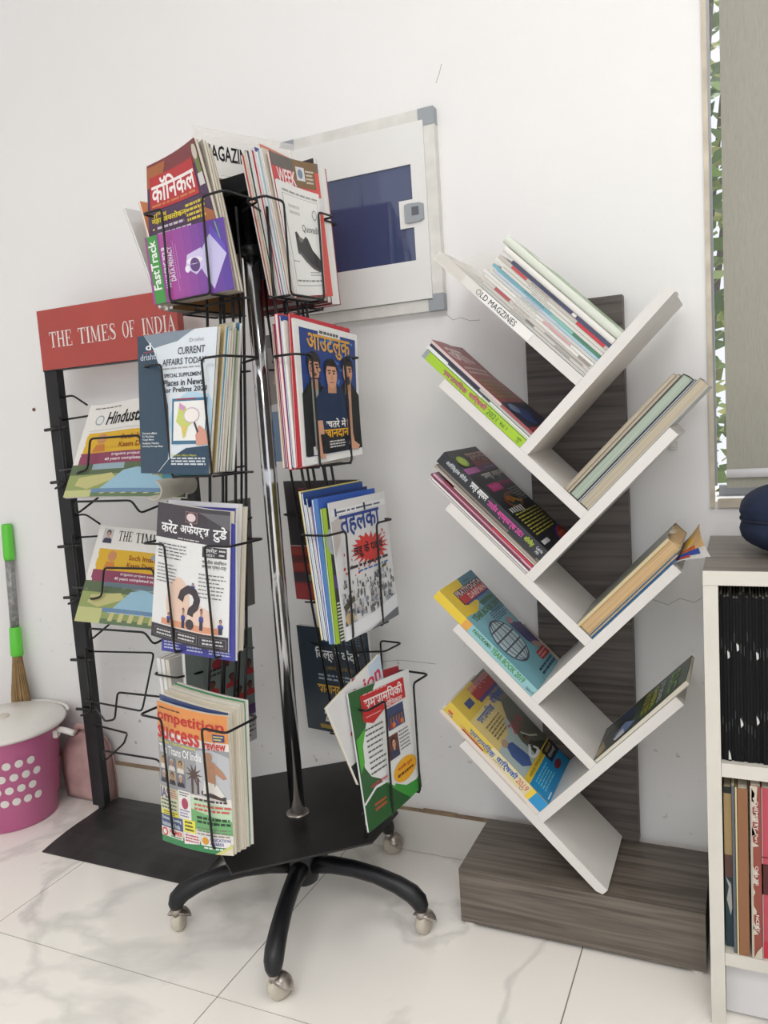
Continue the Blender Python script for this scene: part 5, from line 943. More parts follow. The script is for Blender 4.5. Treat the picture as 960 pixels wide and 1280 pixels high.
# R3 ----------------------------------------------------------
def teh(A):
    A.rect(0, 0, 1, 1, (214, 214, 214), 1); A.poly([(0, .86), (.2, .9), (.1, .7), (0, .6)], (190, 184, 180), 2); A.rect(.02, .9, .98, .945, (228, 228, 228), 3); A.greek(.1, .908, .9, .935, 1, (90, 100, 120), 4, .5, 2, 0); A.rect(.07, .895, .1, .95, (40, 60, 110), 5); A.rect(.57, .895, .6, .95, (40, 50, 60), 5)
    A.text('तहलका', .13, .73, .84, .89, (44, 66, 136), 6, bold=.02)
    rr2 = random.Random(4); pts = []
    for k in range(40): a_ = k*math.pi/20; r_ = 1 if k % 2 else rr2.uniform(.55, .8); pts.append((.6+.36*r_*math.cos(a_), .6+.13*r_*math.sin(a_)))
    A.poly(pts, (200, 62, 56), 4)
    for k in range(22): A.ell(rr2.uniform(.1, .95), rr2.uniform(.42, .72), rr2.uniform(.006, .02), rr2.uniform(.006, .014), (200, 62, 56), 4, 8)
    A.text('लहू के पक्ष', .3, .55, .84, .66, (30, 28, 36), 6, bold=.022); A.greek(.2, .48, .93, .52, 1, (60, 56, 60), 5, .5, 2, 0); A.greek(.34, .445, .9, .47, 1, (70, 110, 170), 5, .5, 3, 0)
    for k in range(170):
        x_, y_ = rr2.uniform(.03, .97), rr2.uniform(.12, .42); g_ = rr2.choice([(120, 124, 132), (160, 162, 168), (90, 92, 100), (184, 186, 190), (200, 196, 190), (110, 100, 96)]); s_ = .012+.03*(.42-y_); A.ell(x_, y_, s_, s_*1.1, g_, 4, 7); A.rect(x_-s_, y_-s_*1.8, x_+s_, y_-s_*.6, rr2.choice([(206, 208, 212), (150, 156, 170), (100, 104, 116), (70, 72, 80)]), 4)
    A.poly([(0, 0), (0, .1), (.5, .12), (1, .18), (1, .07), (.4, .02)], (226, 228, 232), 5); A.poly([(.4, .0), (1, .07), (1, 0)], (110, 112, 118), 5); A.poly([(.02, .25), (.2, .3), (.22, .27), (.04, .2)], (80, 78, 66), 6); A.poly([(.76, .44), (.86, .45), (.86, .43), (.77, .415)], (90, 90, 60), 6); A.ell(.1, .15, .07, .045, (196, 170, 130), 5)
front('R', 2, 'grey Hindi magazine with a blood red splash on its cover in the third right basket', [(433, 802), (498, 768), (480, 614), (410.6, 629)], .003, (214, 214, 214), (200, 200, 200), teh, lambda u, v: .004*math.sin(3*u)*(1-v), dr=.004, pages='w')
front('R', 2, 'lime and black magazine with a striped foot behind the red splash cover', [(420, 806), (486, 778), (472, 624), (402, 636)], .004, (50, 52, 58), (150, 190, 40), lambda A: (A.rect(0, 0, .07, 1, (160, 196, 50), 1), [A.rect(.08, .01+.025*k, .3, .022+.025*k, (206, 210, 190), 2) for k in range(12)], A.ell(.12, .75, .1, .1, (170, 176, 180), 2), A.rect(.08, .4, .2, .5, (84, 60, 130), 2)), None, dr=.0085, pages='w')
front('R', 2, 'bright blue magazine with a red and pink corner in the third right basket', [(414, 806), (484, 776), (468, 610), (391.5, 624)], .005, (48, 90, 176), (60, 100, 180), lambda A: (A.rect(0, 0, .06, 1, (90, 140, 206), 1), A.poly([(.45, .82), (.62, .8), (.9, .7), (.7, .62), (.5, .7)], (206, 60, 80), 3), A.ell(.5, .78, .1, .06, (222, 180, 186), 3)), None, dr=.013, pages='w')
dep = .0185
for i, (c, pg, t_, h_, lb) in enumerate((((206, 190, 196), 'w', .004, .246, 'pink edged magazine with white pages in the third right basket'), ((36, 56, 110), 'w', .004, .262, 'navy edged magazine in the third right basket'), ((190, 206, 214), 'w', .005, .25, 'pale blue edged magazine in the third right basket'), ((40, 74, 140), 'w', .005, .272, 'royal blue covered magazine at the back of the third right basket'), ((222, 206, 120), 'w', .005, .274, 'rearmost white and yellow edged magazine in the third right basket'))):
    rear('R', 2, lb, [(-.094+.001*i, .001), (.085, .001), (.09, h_+.002), (-.1+.001*i, h_)], t_, dep, c, c, pg, None, None, 4.5); dep += t_+.0004
# R4 ----------------------------------------------------------
def sams(A):
    A.rect(0, 0, 1, 1, (226, 228, 228), 1); A.poly([(0, 1), (.42, 1), (.3, .9), (.2, .75), (.1, .6), (.08, .45), (.16, .36), (.3, .3), (.3, .25), (0, .18)], (46, 96, 52), 2); A.poly([(.02, .66), (.18, .72), (.1, .6), (.09, .48), (.02, .42)], (80, 170, 60), 3)
    A.poly([(0, 0), (0, .2), (.2, .28), (.38, .27), (.5, .2), (.7, .12), (.9, .1), (1, .12), (1, 0)], (60, 150, 60), 2); A.poly([(0, 0), (0, .19), (.2, .26), (.36, .25), (.5, .15), (.75, .0)], (40, 90, 46), 3); A.line([(0, .2), (.2, .27), (.38, .26), (.5, .19)], .02, (226, 228, 228), 4)
    A.poly([(.16, .76), (.16, .95), (.88, .955), (.88, .79), (.5, .78), (.3, .72)], (196, 46, 50), 5); A.text('समसामियकी', .2, .84, .84, .935, (236, 226, 226), 6, bold=.022); A.text('कॉिनकल', .5, .785, .82, .835, (230, 216, 216), 6, bold=.022); A.greek(.2, .94, .6, .952, 1, (230, 180, 180), 6, .6); A.rect(.2, .78, .45, .786, (230, 180, 180), 6)
    A.greek(.16, .36, .46, .72, 9, (90, 92, 94), 5, .3, 3); A.rect(.52, .6, .82, .77, (50, 66, 110), 5)
    for k in range(5): A.figure(.57+.05*k, .61, .06, .1, (170, 110, 80), (30, 30, 40), [(150, 50, 60), (200, 120, 60), (60, 80, 140)][k % 3], 6)
    A.rect(.48, .38, .66, .56, (96, 50, 46), 5); A.figure(.57, .385, .15, .16, (206, 156, 128), (40, 34, 32), (50, 60, 90), 6); A.greek(.68, .4, .9, .57, 6, (90, 90, 94), 5, .3, 6); A.ell(.72, .25, .22, .09, (230, 170, 36), 5, 26); A.text('वार्षिक मूल्य', .58, .26, .86, .295, (190, 60, 40), 6, bold=.02); A.greek(.56, .21, .88, .245, 1, (120, 60, 30), 6, .6)
    A.text('आंतरिक सुरक्षा', .12, .275, .4, .31, (196, 60, 90), 6, bold=.02) ; A.greek(.14, .1, .34, .17, 2, (170, 90, 60), 6, .6, 3); 
front('R', 3, 'green and white Hindi magazine with an orange oval fronting the lowest right basket', [(461, 1041), (527, 983), (510.5, 836), (434.5, 867)], .003, (226, 228, 228), (206, 206, 206), sams, lambda u, v: .004*math.sin(3*u)*(1-v), dr=.004, pages='w')
front('R', 3, 'white sheet whose corner sticks out right of the green magazine in the lowest right basket', [(462, 1036), (536, 977), (512, 905), (440, 900)], .0012, (224, 224, 224), (214, 214, 214), None, None, dr=.0085, pages='w')
front('R', 3, 'red topped magazine with a yellow spot behind the green one in the lowest right basket', [(459, 1032), (521, 990), (498, 832), (439.5, 849)], .003, (150, 38, 48), (214, 208, 200), lambda A: (A.rect(.02, .02, .98, .93, (150, 40, 50), 1), A.rect(.1, .88, .4, .95, (226, 222, 216), 2), A.ell(.94, .4, .08, .12, (226, 206, 60), 2)), None, dr=.0105, pages='w')
front('R', 3, 'folded white magazine with red numerals leaning left in the lowest right basket', [(452, 982), (492, 950), (471, 817), (412, 886)], .005, (222, 222, 222), (200, 190, 170), lambda A: (A.rect(.75, .75, 1, 1, (190, 206, 222), 1), A.text('ion', .62, .8, .95, .93, (200, 60, 80), 2, bold=.022), A.text('25', .2, .42, .5, .58, (200, 60, 70), 2, bold=.022), A.text('15', .25, .3, .55, .42, (200, 60, 70), 2, bold=.022), A.rect(0, 0, 1, .25, (40, 42, 46), 1)), lambda u, v: -.006*math.cos(3*u), dr=.0165, yaw=4)
rear('R', 3, 'cream magazine standing at the back of the lowest right basket', [(-.07, .02), (.07, .02), (.075, .2), (-.075, .2)], .008, .032, (200, 196, 186), (200, 196, 186), 'c')
# back columns: the inner faces are what the photograph shows
def inner(side, tier, label, q, t, depth, col, art, group=None, lean=3, shift=0):
    group = group or GN(side, tier); M = cframe(side, R_L[side][tier]-depth, ZB[tier]+.0008, lean); M = M@Matrix.Rotation(math.pi, 4, 'Y')
    q = [(a+shift, b_) for a, b_ in q]
    return paper_thing('magazine', label, 'magazine', M, q, t, col, (200, 200, 200), art, None, 'w', group)
Q = [(-.1, 0), (.1, 0), (.1, .27), (-.1, .27)]
inner('B', 0, 'red backed magazine low behind the pole in the top rear basket', Q, .012, .052, (122, 34, 40), lambda A: (A.rect(0, .45, 1, 1, (30, 26, 34), 1), A.rect(0, .3, 1, .31, (150, 130, 130), 2), A.rect(0, .02, 1, .045, (160, 150, 150), 2), A.poly([(.28, .2), (.28, .28), (.36, .24)], (200, 170, 160), 3), A.greek(.3, .1, .8, .16, 1, (170, 70, 60), 3)))
rear('B', 0, 'thick red and grey magazine in the top rear basket', [(-.1, 0), (.1, 0), (.1, .26), (-.1, .26)], .03, .008, (150, 50, 50), (150, 50, 50), 'w')
def lady(A):
    A.rect(0, 0, 1, 1, (120, 150, 184), 1); A.rect(0, .45, 1, 1, (150, 142, 140), 2); A.rect(0, .9, 1, 1, (110, 106, 108), 3); A.poly([(.1, .62), (.2, .86), (.5, .92), (.7, .8), (.68, .6), (.45, .5)], (196, 168, 156), 4); A.rect(.12, .78, .26, .8, (50, 40, 40), 5); A.ell(.2, .755, .07, .015, (50, 44, 48), 5); A.ell(.38, .625, .09, .018, (150, 66, 70), 5); A.poly([(.26, .66), (.34, .65), (.32, .76)], (176, 146, 134), 5)
    A.poly([(0, .45), (.5, .5), (.9, .56), (1, .5), (1, .4), (0, .4)], (214, 214, 218), 4); A.text('Sold in', .22, .415, .6, .45, (90, 96, 120), 5); A.text('100% Pure', .18, .37, .7, .405, (90, 96, 120), 5); A.text('in Bharat', .2, .325, .65, .36, (150, 70, 80), 5); A.rect(.26, .22, .55, .28, (90, 60, 120), 5); A.poly([(.28, .04), (.52, .06), (.5, .22), (.3, .22)], (206, 200, 200), 5); A.ell(.4, .09, .08, .04, (60, 80, 60), 6); A.rect(.34, .16, .46, .2, (190, 80, 60), 6)
inner('B', 1, 'magazine back with a smiling face, seen between pole and second right basket', Q, .01, .055, (150, 150, 160), lady)
def btech(A):
    A.rect(0, 0, 1, 1, (42, 32, 40), 1); A.greek(.2, .9, .9, .95, 2, (140, 40, 50), 3, .5, 2); A.text('WL', .4, .78, .5, .81, (150, 120, 90), 3); A.greek(.3, .5, .9, .66, 4, (110, 64, 46), 3, .7, 5, 0); A.rect(0, 0, 1, .46, (134, 36, 46), 2); A.rect(0, .455, 1, .465, (170, 150, 140), 3)
    for i, s_ in enumerate(('B.Tech', 'M.B.A', 'M.C.A')): A.rect(.0, .385-.065*i, 1, .44-.065*i, (150, 56, 46) if i != 1 else (96, 44, 44), 3); A.text(s_, .25, .395-.065*i, .6, .432-.065*i, (226, 160, 60), 4, bold=.022)
    A.rect(0, .15, 1, .235, (58, 40, 50), 3); A.rect(.2, .165, .55, .22, (110, 120, 110), 4); A.rect(.6, .165, .9, .22, (120, 130, 120), 4); A.rect(0, .0, 1, .13, (156, 36, 44), 3); A.rect(.35, .06, .8, .064, (196, 110, 110), 4); A.rect(.3, .09, .8, .093, (196, 110, 110), 4)
inner('B', 2, 'dark red magazine back listing college courses, behind the third right basket', Q, .01, .055, (42, 32, 40), btech)
def dilli(A):
    A.rect(0, 0, 1, 1, (26, 46, 60), 1); A.text('िदल्ली केंद्र', .24, .68, .86, .82, (226, 230, 230), 3, bold=.022); A.text('(ओल्ड राजेंद्र)', .38, .6, .76, .65, (150, 120, 60), 3); A.greek(.25, .5, .85, .57, 2, (150, 166, 176), 3, .5, 2, .1); A.text('सामान्य अध्ययन', .22, .35, .95, .46, (226, 176, 50), 3, bold=.022); A.text('िवशेष', .6, .3, .8, .34, (190, 200, 206), 3); A.greek(.4, .2, .8, .27, 1, (180, 190, 196), 3); A.text('2 Years', .28, .1, .6, .2, (226, 230, 230), 3, bold=.022); A.rect(.2, .03, .95, .07, (160, 130, 50), 3); A.greek(.6, .86, .96, .96, 4, (90, 110, 124), 3, .5)
inner('B', 3, 'dark teal coaching advertisement in Hindi on a magazine back behind the lowest right basket', [(-.1, .0), (.1, .0), (.1, .255), (-.1, .255)], .01, .06, (26, 46, 60), dilli, shift=-.034)
inner('K', 0, 'ochre brown backed magazine in the rear left top basket, seen below the purple one', Q, .01, .028, (132, 98, 58), lambda A: (A.rect(0, 0, 1, .1, (138, 104, 62), 1)), shift=0)
rear('K', 0, 'thick grey paged magazine in the rear left top basket', [(-.1, 0), (.1, 0), (.1, .25), (-.1, .25)], .011, .004, (190, 186, 180), (180, 176, 170), 'c')
for i, (c, lb) in enumerate((((206, 206, 208), 'white magazine splayed outward at the far left of the top rear basket'), ((222, 190, 170), 'white and orange striped magazine splayed outward beside the maroon magazine'))):
    M = cframe('K', .16-.016*i, ZB[0]+.006, -19+8*i)
    paper_thing('magazine', lb, 'magazine', M, [(-.06, .0), (.1, .0), (.1, .215-.004*i), (-.06, .22)], .006, c, (226, 140, 90) if i else (214, 214, 214), None, lambda u, v: .006*v*v, 'w')
def persons(A):
    A.rect(0, 0, 1, 1, (120, 132, 130), 1); A.rect(.0, 0, 1, .3, (190, 190, 190), 2); A.rect(0, .24, 1, .33, (80, 50, 110), 3); A.ell(.5, .8, .14, .05, (150, 40, 50), 3); A.greek(.3, .7, .62, .78, 2, (40, 40, 50), 3, .5)
    for k in range(4): A.figure(.35+.3*(k % 2)+.1*(k//2), .56-.14*(k//2), .2, .12, (120, 60, 50), (40, 30, 34), (176, 50, 54), 4)
    A.figure(.92, .6, .16, .14, (120, 60, 50), (40, 30, 34), (176, 50, 54), 4); A.figure(.92, .42, .16, .13, (120, 60, 50), (40, 30, 34), (176, 50, 54), 4)
    A.greek(.5, .04, 1, .2, 4, (60, 60, 66), 4, .4, 3)
inner('K', 3, 'grey green magazine back with small red clad figures behind the lowest left basket', [(-.1, -.0), (.104, -.0), (.104, .268), (-.1, .268)], .01, .068, (120, 132, 130), persons, shift=.01)
for i in range(3): rear('K', 3, ['white paged magazine leaning at the left of the rear lower left basket', 'grey white magazine in the middle of the rear lower left basket', 'cream paged magazine beside the figures magazine in the rear lower left basket'][i], [(-.1+.01*i, 0), (.1, 0), (.1, .25), (-.1+.01*i, .262-.01*i)], .012, .012+.0135*i, (214, 214, 212), (206, 204, 200), 'w' if i < 2 else 'c', None, None, -2)
inner('K', 2, 'grey topped magazine mostly hidden in the rear third left basket', [(-.1, 0), (.1, 0), (.1, .24), (-.1, .24)], .01, .062, (120, 120, 118), lambda A: A.rect(0, .9, 1, 1, (140, 140, 138), 1))
# ------------------------------------------------------------------ newspaper rack
rk = thing('newspaper_rack', 'black newspaper rack with a red header sign and curved black base plate', 'rack', (-1.39, 1.45, 0)); cr = (-1.39, 1.45, 0)
def ro(o): return off(o, cr)
rx0, rx1, ry = -1.607, -1.172, 1.5
for x in (rx0, rx1-.042): ro(MB().box((x, ry-.011, .03), (x+.042, ry+.011, 1.19)).build('post', BLACK, rk)); ro(MB().tube([(x+.021, ry, .012), (x+.021, ry, .03)], .009, 10).build('levelling_foot', BLACK, rk, True))
REDP = mat('red_enamel_sign', (166, 58, 50), .22, var=.05, coat=.4)
hs = ro(MB().box((rx0, ry-.014, 1.188), (rx1, ry+.008, 1.337)).build('header_sign', REDP, rk))
ro(MB().box((rx0, ry-.0145, 1.1865), (rx1, ry+.0085, 1.1895)).build('sign_lip', BLACK, rk))
A = Art(lambda u, v, h: V(rx0+u*(rx1-rx0), ry-.0142-h, 1.188+v*.149)); 
lt = [at(x, y, (0, ry-.014, 0), V(0, 1, 0)) for x, y in ((63, 433), (218, 397), (62, 415))]
u0, u1 = (lt[0].x-rx0)/(rx1-rx0), (lt[1].x-rx0)/(rx1-rx0); v0, v1 = .37, .625
for wd, a, b_ in (('THE', 0, .19), ('TIMES', .245, .55), ('OF', .60, .70), ('INDIA', .755, 1)): A = Art(A.f); serif(A, wd, u0+(u1-u0)*a, v0, u0+(u1-u0)*b_, v1, (226, 220, 216), 1); A.build('sign_word', hs, INKM)

# domed base sheet
mb = MB(); nx_, ny_ = 14, 8; vs = []
for h in (0, .0025):
    for j in range(ny_+1):
        for i in range(nx_+1):
            u = i/nx_; v = j/ny_; yy = 1.3+.29*v; xl = -1.592+(.018*math.sin(v*3)-.02*v); xx = xl+u*(rx1+.05-xl); z = .0005+h+.019*min(1, 4*v*(1-v)*1.1)*(1 if h else 1); vs.append((xx, yy, z))
B_ = (nx_+1)*(ny_+1); fs = []
for j in range(ny_):
    for i in range(nx_): a = j*(nx_+1)+i; fs += [(a, a+nx_+1, a+nx_+2, a+1), (B_+a, B_+a+1, B_+a+nx_+2, B_+a+nx_+1)]
for i in range(nx_): a = ny_*(nx_+1)+i; fs += [(i, i+1, B_+i+1, B_+i), (a, B_+a, B_+a+1, a+1)]
for j in range(ny_): a = j*(nx_+1); b_ = a+nx_; fs += [(a, B_+a, B_+a+nx_+1, a+nx_+1), (b_, b_+nx_+1, B_+b_+nx_+1, B_+b_)]
ro(mb.add(vs, fs).build('base_plate', mat('scuffed_black_plate', (46, 45, 45), .42, var=.55, scale=16, stretch=(1, .4, 1)), rk))
tr_ = at(192.5, 816, (0, 1.487, 0), V(0, 1, 0)); tr2 = at(177.5, 889, (0, 1.412, 0), V(0, 1, 0))
for i, z0 in enumerate((.755, .4525, .15)):
    dz = z0-.15; f = lambda x, y, z: V(x, y, z+dz); mb = MB()
    mb.tube(fillet([f(rx0+.03, 1.495, .457), f(tr_.x, 1.487, tr_.z), f(tr2.x, 1.412, tr2.z), f(rx0+.03, 1.475, .33)], .012), .0026, 6)
    ro(mb.build('back_frame_wire', WIRE, rk, True))
    yh = 1.375
    pb = [at(x, y, (0, yh, 0), V(0, 1, 0)) for x, y in ((115, 891), (142.5, 891), (146, 857.5), (202, 864))]
    mb = MB().tube(fillet([f(rx0+.035, 1.49, .318), f(pb[0].x+.04, yh, .328), f(pb[1].x, yh, .335), f(pb[2].x, yh, .405), f(pb[2].x+.145, yh, .405), f(pb[2].x+.155, yh, .335), f(rx1-.03, 1.45, .325)], .01), .0026, 6)
    mb.tube(fillet([f(rx0+.035, 1.49, .258), f(-1.41, 1.44, .272), f(-1.385, 1.4, .265), f(-1.415, 1.36, .232), f(-1.41, 1.355, .262), f(-1.24, 1.352, .262), f(-1.225, 1.36, .232), f(rx1-.03, 1.44, .25)], .01), .0026, 6)
    ro(mb.build('front_frame_wire', WIRE, rk, True))
    ro(MB().tube(fillet([f(rx0+.03, 1.5, .47), f(rx0+.045, 1.478, .46), f(rx0+.045, 1.478, .30), f(rx0+.005, 1.478, .285)], .01), .003, 6).build('side_wire', WIRE, rk, True))
    for z in (.435, .3): ro(MB().tube([f(rx0-.012, 1.482, z), f(rx0+.062, 1.482, z+.004)], .0042, 8).build('pivot_pin', WIRE, rk, True))
    if i < 2: ro(MB().tube(fillet([f(rx0+.04, 1.5, .515), f(-1.53, 1.5, .517), f(-1.495, 1.51, .49)], .01), .0026, 6).build('top_wire', WIRE, rk, True))
def paper(label, pxl, zt, zb, art, curlw, name='newspaper'):
    # leaning plane between the bottom lip and the posts
    O = V(-1.3, 1.36, zb); top = V(-1.3, 1.458, zt); Yl = (top-O).normalized(); Xl = V(1, 0, 0); Zl = Xl.cross(Yl); M = frame(O, Xl, Yl, Zl)
    q = quad_at(M, pxl); bend = lambda u, v: .01*math.sin(3.1*u)*(1-v)-.004*math.sin(9*u)*v
    o = thing(name, label, 'newspaper', M); f = quad_surf(q, bend)
    slab(f, -.008, -.0006, 10, 8, .002).build('folded_pages', PAGEW, o); slab(f, -.0006, 0, 10, 8, 0, (222, 220, 214)).build('front_page', INKM, o)
    A = Art(f, 10, 8); art(A); A.build('front_print', o, INKM)
    return o, f, q
def advert(A, y0):      # yellow and plum advertisement with a river photo
    A.rect(.06, y0+.36, 1, y0+.58, (214, 172, 60), 2); A.rect(.05, y0+.24, 1, y0+.36, (142, 76, 98), 2); A.text('Soch Imandar', .42, y0+.48, .78, y0+.535, (150, 84, 44), 4, bold=.022); A.text('Kaam Dumdaar', .41, y0+.40, .8, y0+.455, (150, 84, 44), 4, bold=.022)
    A.text('Irrigation project awaited for', .36, y0+.31, .8, y0+.345, (232, 222, 224), 4, bold=.022); A.text('40 years completed in just 4', .3, y0+.26, .8, y0+.3, (232, 222, 224), 4, bold=.022)
    A.ell(.22, y0+.51, .05, .055, (196, 140, 100), 4); A.poly([(.15, y0+.37), (.17, y0+.45), (.26, y0+.45), (.28, y0+.37)], (200, 130, 70), 3)
    A.rect(0, 0, 1, y0+.24, (148, 160, 104), 2); A.rect(0, y0+.13, 1, y0+.24, (96, 110, 84), 3); A.rect(.2, y0+.18, 1, y0+.24, (150, 170, 180), 3); A.poly([(.08, y0+.02), (.1, y0+.1), (.4, y0+.14), (.45, y0+.08), (.2, y0-.02)], (190, 186, 130), 4)
    A.poly([(.3, .0+y0*.6), (.5, y0+.16), (.62, y0+.19), (.72, y0+.16), (.95, y0*.6)], (150, 186, 204), 5); A.rect(.25, y0-.06, 1, y0-.02, (110, 140, 170), 6)
    for k in range(8): A.poly([(.32+.09*k, .03), (.36+.09*k, .03), (.38+.09*k, y0-.06), (.34+.09*k, y0-.06)], (196, 190, 140), 6)
    A.rect(0, 0, .25, y0-.03, (190, 192, 136), 3); A.rect(.25, .0, 1, .05, (104, 124, 96), 5)
def ht(A):
    A.rect(0, 0, 1, 1, (224, 222, 216), 1); A.greek(.06, .94, .35, .965, 1, (120, 110, 110), 3); A.ell(.14, .82, .045, .055, (150, 160, 166), 3); A.ell(.14, .82, .034, .042, (220, 220, 216), 4)
    A.text('Hindustan Times', .22, .76, .95, .9, (34, 32, 36), 4, bold=.022, fn=lambda u, v: (u+(v-.83)*.12, v)); A.rect(.06, .705, 1, .708, (150, 150, 150), 3); advert(A, .1)
HTP = [(79, 622), (232, 622), (234, 490), (114, 507)]
o, f, q = paper('folded English newspaper with blackletter heading in the upper holder of the rack', HTP, 1.09, .88, ht, 0)
def toi(A):
    A.rect(0, 0, 1, 1, (224, 222, 216), 1); A.rect(.06, .82, .17, .97, (190, 190, 192), 3); A.figure(.12, .82, .1, .14, (200, 160, 136), (50, 44, 50), (70, 70, 90), 4)
    serif(A, 'THE', .24, .855, .42, .96, (40, 38, 44), 4); serif(A, 'TIMES', .46, .85, .76, .955, (40, 38, 44), 4); serif(A, 'OF', .8, .85, .9, .955, (40, 38, 44), 4); advert(A, .18); A.ell(.68, .71, .03, .03, (150, 160, 180), 5); A.rect(.76, .68, .8, .73, (70, 60, 60), 5)
paper('folded English newspaper with a small portrait beside its serif heading, second holder', [(93, 776), (236, 792), (232, 668), (126, 656)], .787, .572, toi, 0)
cu2 = thing('newspaper_roll', 'curled newspaper end sticking out right of the blackletter headed newspaper', 'newspaper', at(222, 612, (0, 1.33, 0), V(0, 1, 0)))
mb = MB(); vs = []; n_ = 14
for j in range(2):
    for i in range(n_+1): a_ = -2.4+3.6*i/n_; vs.append((.018*math.cos(a_)-.004-.02*j, .14*j-.07, .018*math.sin(a_)+.006))
mb.add(vs, [(i, i+1, n_+2+i, n_+1+i) for i in range(n_)], (196, 192, 180)); oc = mb.build('curled_sheet', INKM, cu2, True)
sm = oc.modifiers.new('thickness', 'SOLIDIFY'); sm.thickness = .004
# ------------------------------------------------------------------ bucket with lid
BC = V(-1.835, 1.425, 0); PINK = mat('pink_plastic', (196, 104, 148), .35, var=.05); WP = mat('white_plastic', (226, 222, 216), .35, var=.04)
bk = thing('pink_bucket', 'pink plastic bucket with white dots and a white lid by the left edge', 'bucket', BC)
MB().lathe([(.108, 0), (.114, .004), (.1165, .05), (.122, .055), (.139, .235), (.146, .243), (.146, .256), (.141, .256), (.136, .24), (.112, .01)], 48).build('bucket_body', PINK, bk, True)
def rad(z): return .122+(.139-.122)*(z-.055)/.18
ca = math.atan2(-BC.y, -BC.x)
for k in range(26):
    row, c = k % 4, k//4; z = .085+.034*row+.006*((c) % 2)*0; th_ = ca+.52-.225*c+(-.11 if row % 2 else 0); pts = []; r0 = .0105
    if z > .21: continue
    mb = MB(); r_ = rad(z); 
    vs = [( (rad(z+r0*math.sin(b))+.0006)*math.cos(th_+r0*math.cos(b)/r_), (rad(z+r0*math.sin(b))+.0006)*math.sin(th_+r0*math.cos(b)/r_), z+r0*math.sin(b)) for b in [2*math.pi*i/14 for i in range(14)]]
    MB().add(vs+[((r_+.0009)*math.cos(th_), (r_+.0009)*math.sin(th_), z)], [(i, (i+1) % 14, 14) for i in range(14)]).build('white_dot', WP, bk)
LZ = .2565
ld = MB().lathe([(.1, LZ+.012), (.148, LZ-.004), (.157, LZ-.006), (.161, LZ), (.157, LZ+.007), (.145, LZ+.009), (.138, LZ+.016), (.06, LZ+.021), (.0005, LZ+.022)], 56, cap=False).build('lid', WP, bk, True)
MB().lathe([(.018, LZ+.021), (.018, LZ+.0255), (.014, LZ+.027), (.0005, LZ+.0265)], 20, cap=False).build('lid_knob', mat('cream_plastic', (206, 198, 184), .4), ld, True)
ea = ca+1.05
MB().box((-.012, -.01, -.012), (.0, .01, .012), bev=.003).build('handle_lug', WP, bk).matrix_local = Matrix.Translation((.15*math.cos(ea), .15*math.sin(ea), .225))@Matrix.Rotation(ea, 4, 'Z')
p0 = V(.148*math.cos(ea), .148*math.sin(ea), .235)
MB().tube(fillet([p0, p0+V(.02, .002, .0), p0+V(.055, .004, -.006)], .01), [.0085]*6, 8).build('handle', WP, bk, True)
MB().tube([V(.166*math.cos(ea+.5+i*.17), .166*math.sin(ea+.5+i*.17), .262) for i in range(9)], .005, 8).build('bail_handle', WP, bk, True)
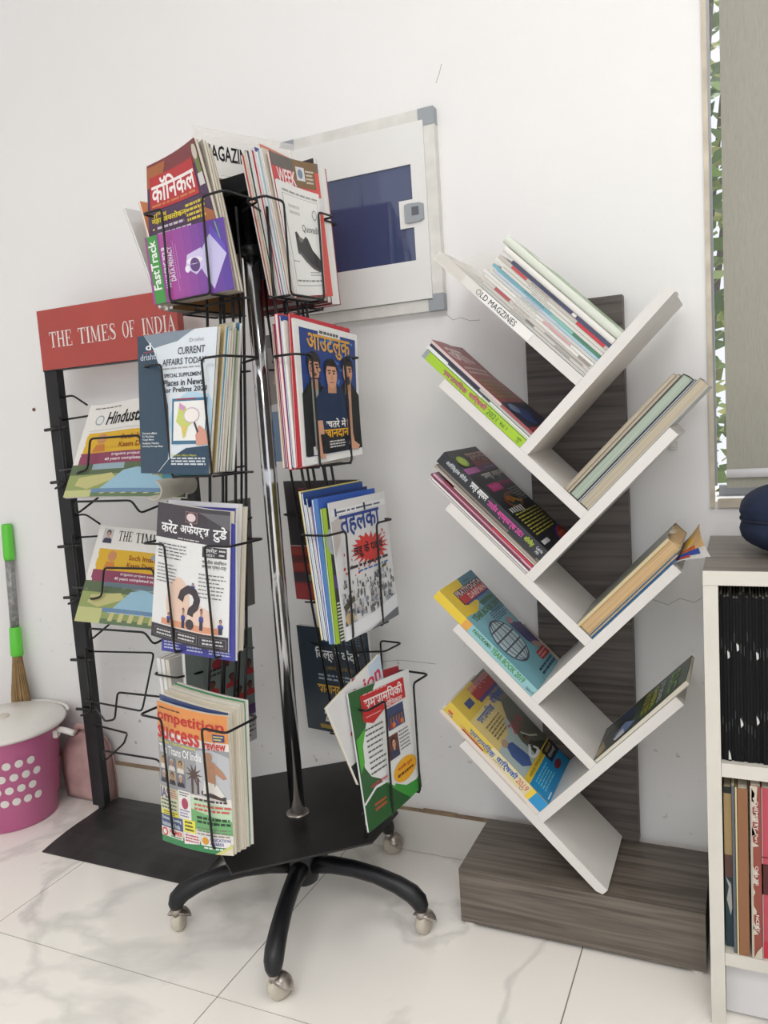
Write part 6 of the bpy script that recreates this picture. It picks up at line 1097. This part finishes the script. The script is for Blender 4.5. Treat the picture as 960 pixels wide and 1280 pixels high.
# ------------------------------------------------------------------ pink dustpan leaning on the wall
dp = thing('dustpan', 'dusty pink plastic dustpan standing against the skirting between bucket and rack', 'dustpan', (-1.69, 1.583, 0))
DUSTY = mat('dusty_pink_plastic', (192, 158, 154), .6, var=.18, scale=20)
def dp_prof(k): return [(-.078, .004), (-.082, .09), (-.074, .145), (-.05, .182), (-.01, .198), (.035, .192), (.062, .165), (.074, .12), (.078, .05), (.076, .004)][k]
n_ = 10; vs = [(x, .0, z) for x, z in map(dp_prof, range(n_))]+[(x*.96, -.035-.006*math.sin(i), z*.96+.001) for i, (x, z) in enumerate(map(dp_prof, range(n_)))]+[(x*.6, -.046, z*.62+.02) for x, z in map(dp_prof, range(n_))]
mb = MB().add(vs, [tuple(range(n_))]+[(i, i+n_, i+n_+1, i+1) for i in range(n_-1)]+[(n_+i, 2*n_+i, 2*n_+i+1, n_+i+1) for i in range(n_-1)]+[tuple(range(3*n_-1, 2*n_-1, -1)), (0, n_-1, 2*n_-1, n_), (n_, 2*n_-1, 3*n_-1, 2*n_)])
mb.build('pan', DUSTY, dp, True)
MB().tube([(-.079+.0, .003, .004)]+[(x*1.02, .003, z*1.01) for x, z in map(dp_prof, range(1, n_-1))]+[(.078, .003, .004)], .003, 6).build('rim', DUSTY, dp, True)
MB().tube(fillet([(-.04, -.02, .185), (-.02, -.025, .215), (.03, -.022, .21), (.05, -.015, .18)], .01), .008, 8).build('grip', DUSTY, dp, True)
# ------------------------------------------------------------------ broom
b0 = V(-1.9, 1.535, 0); GR = mat('bright_green_plastic', (96, 200, 62), .35, var=.05)
bt, bb = at(8, 655, (0, 1.585, 0), V(0, 1, 0)), at(27, 885, (0, 1.56, 0), V(0, 1, 0))
br_ = thing('grass_broom', 'grass broom with a green grip and grey speckled handle propped against the wall', 'broom', (bb.x, 1.56, .002))
ob = V(bb.x, 1.56, .002); ax = (bt-bb).normalized(); P = lambda t: bt-ax*t-ob
L_all = (bt-(bb-V(0, 0, bb.z-.01))).length
MB().tube([P(0), P(.01), P(.095), P(.105)], [.013, .015, .0155, .0135], 14).build('grip', GR, br_, True)
MB().tube([P(.105), P(.3)], .0125, 14).build('handle_tube', mat('speckled_grey_film', (140, 140, 138), .3, .2, var=.35, scale=90), br_, True)
MB().tube([P(.3), P(.305), P(.38), P(.385)], [.0135, .016, .018, .016], 14).build('ferrule', GR, br_, True)
rr = random.Random(8); mb = MB()
for k in range(260):
    a_ = rr.uniform(0, 6.283); s_ = math.sqrt(rr.random()); c1 = P(.38)+V(.013*s_*math.cos(a_), .011*s_*math.sin(a_), 0); sp = V(.042*s_*math.cos(a_), .02*s_*math.sin(a_), 0); z_end = .004+rr.uniform(0, .02); e_ = P(.5)+sp*.8; g_ = V(e_.x+sp.x*.6-.0, min(e_.y+sp.y*.3, .03), z_end)
    mb.tube([c1, e_, g_], [.0012, .0011, .0006], 3)
tag(mb.build('bristles', mat('straw_bristle', (150, 122, 84), .85, var=.3, scale=30), br_), kind='stuff')
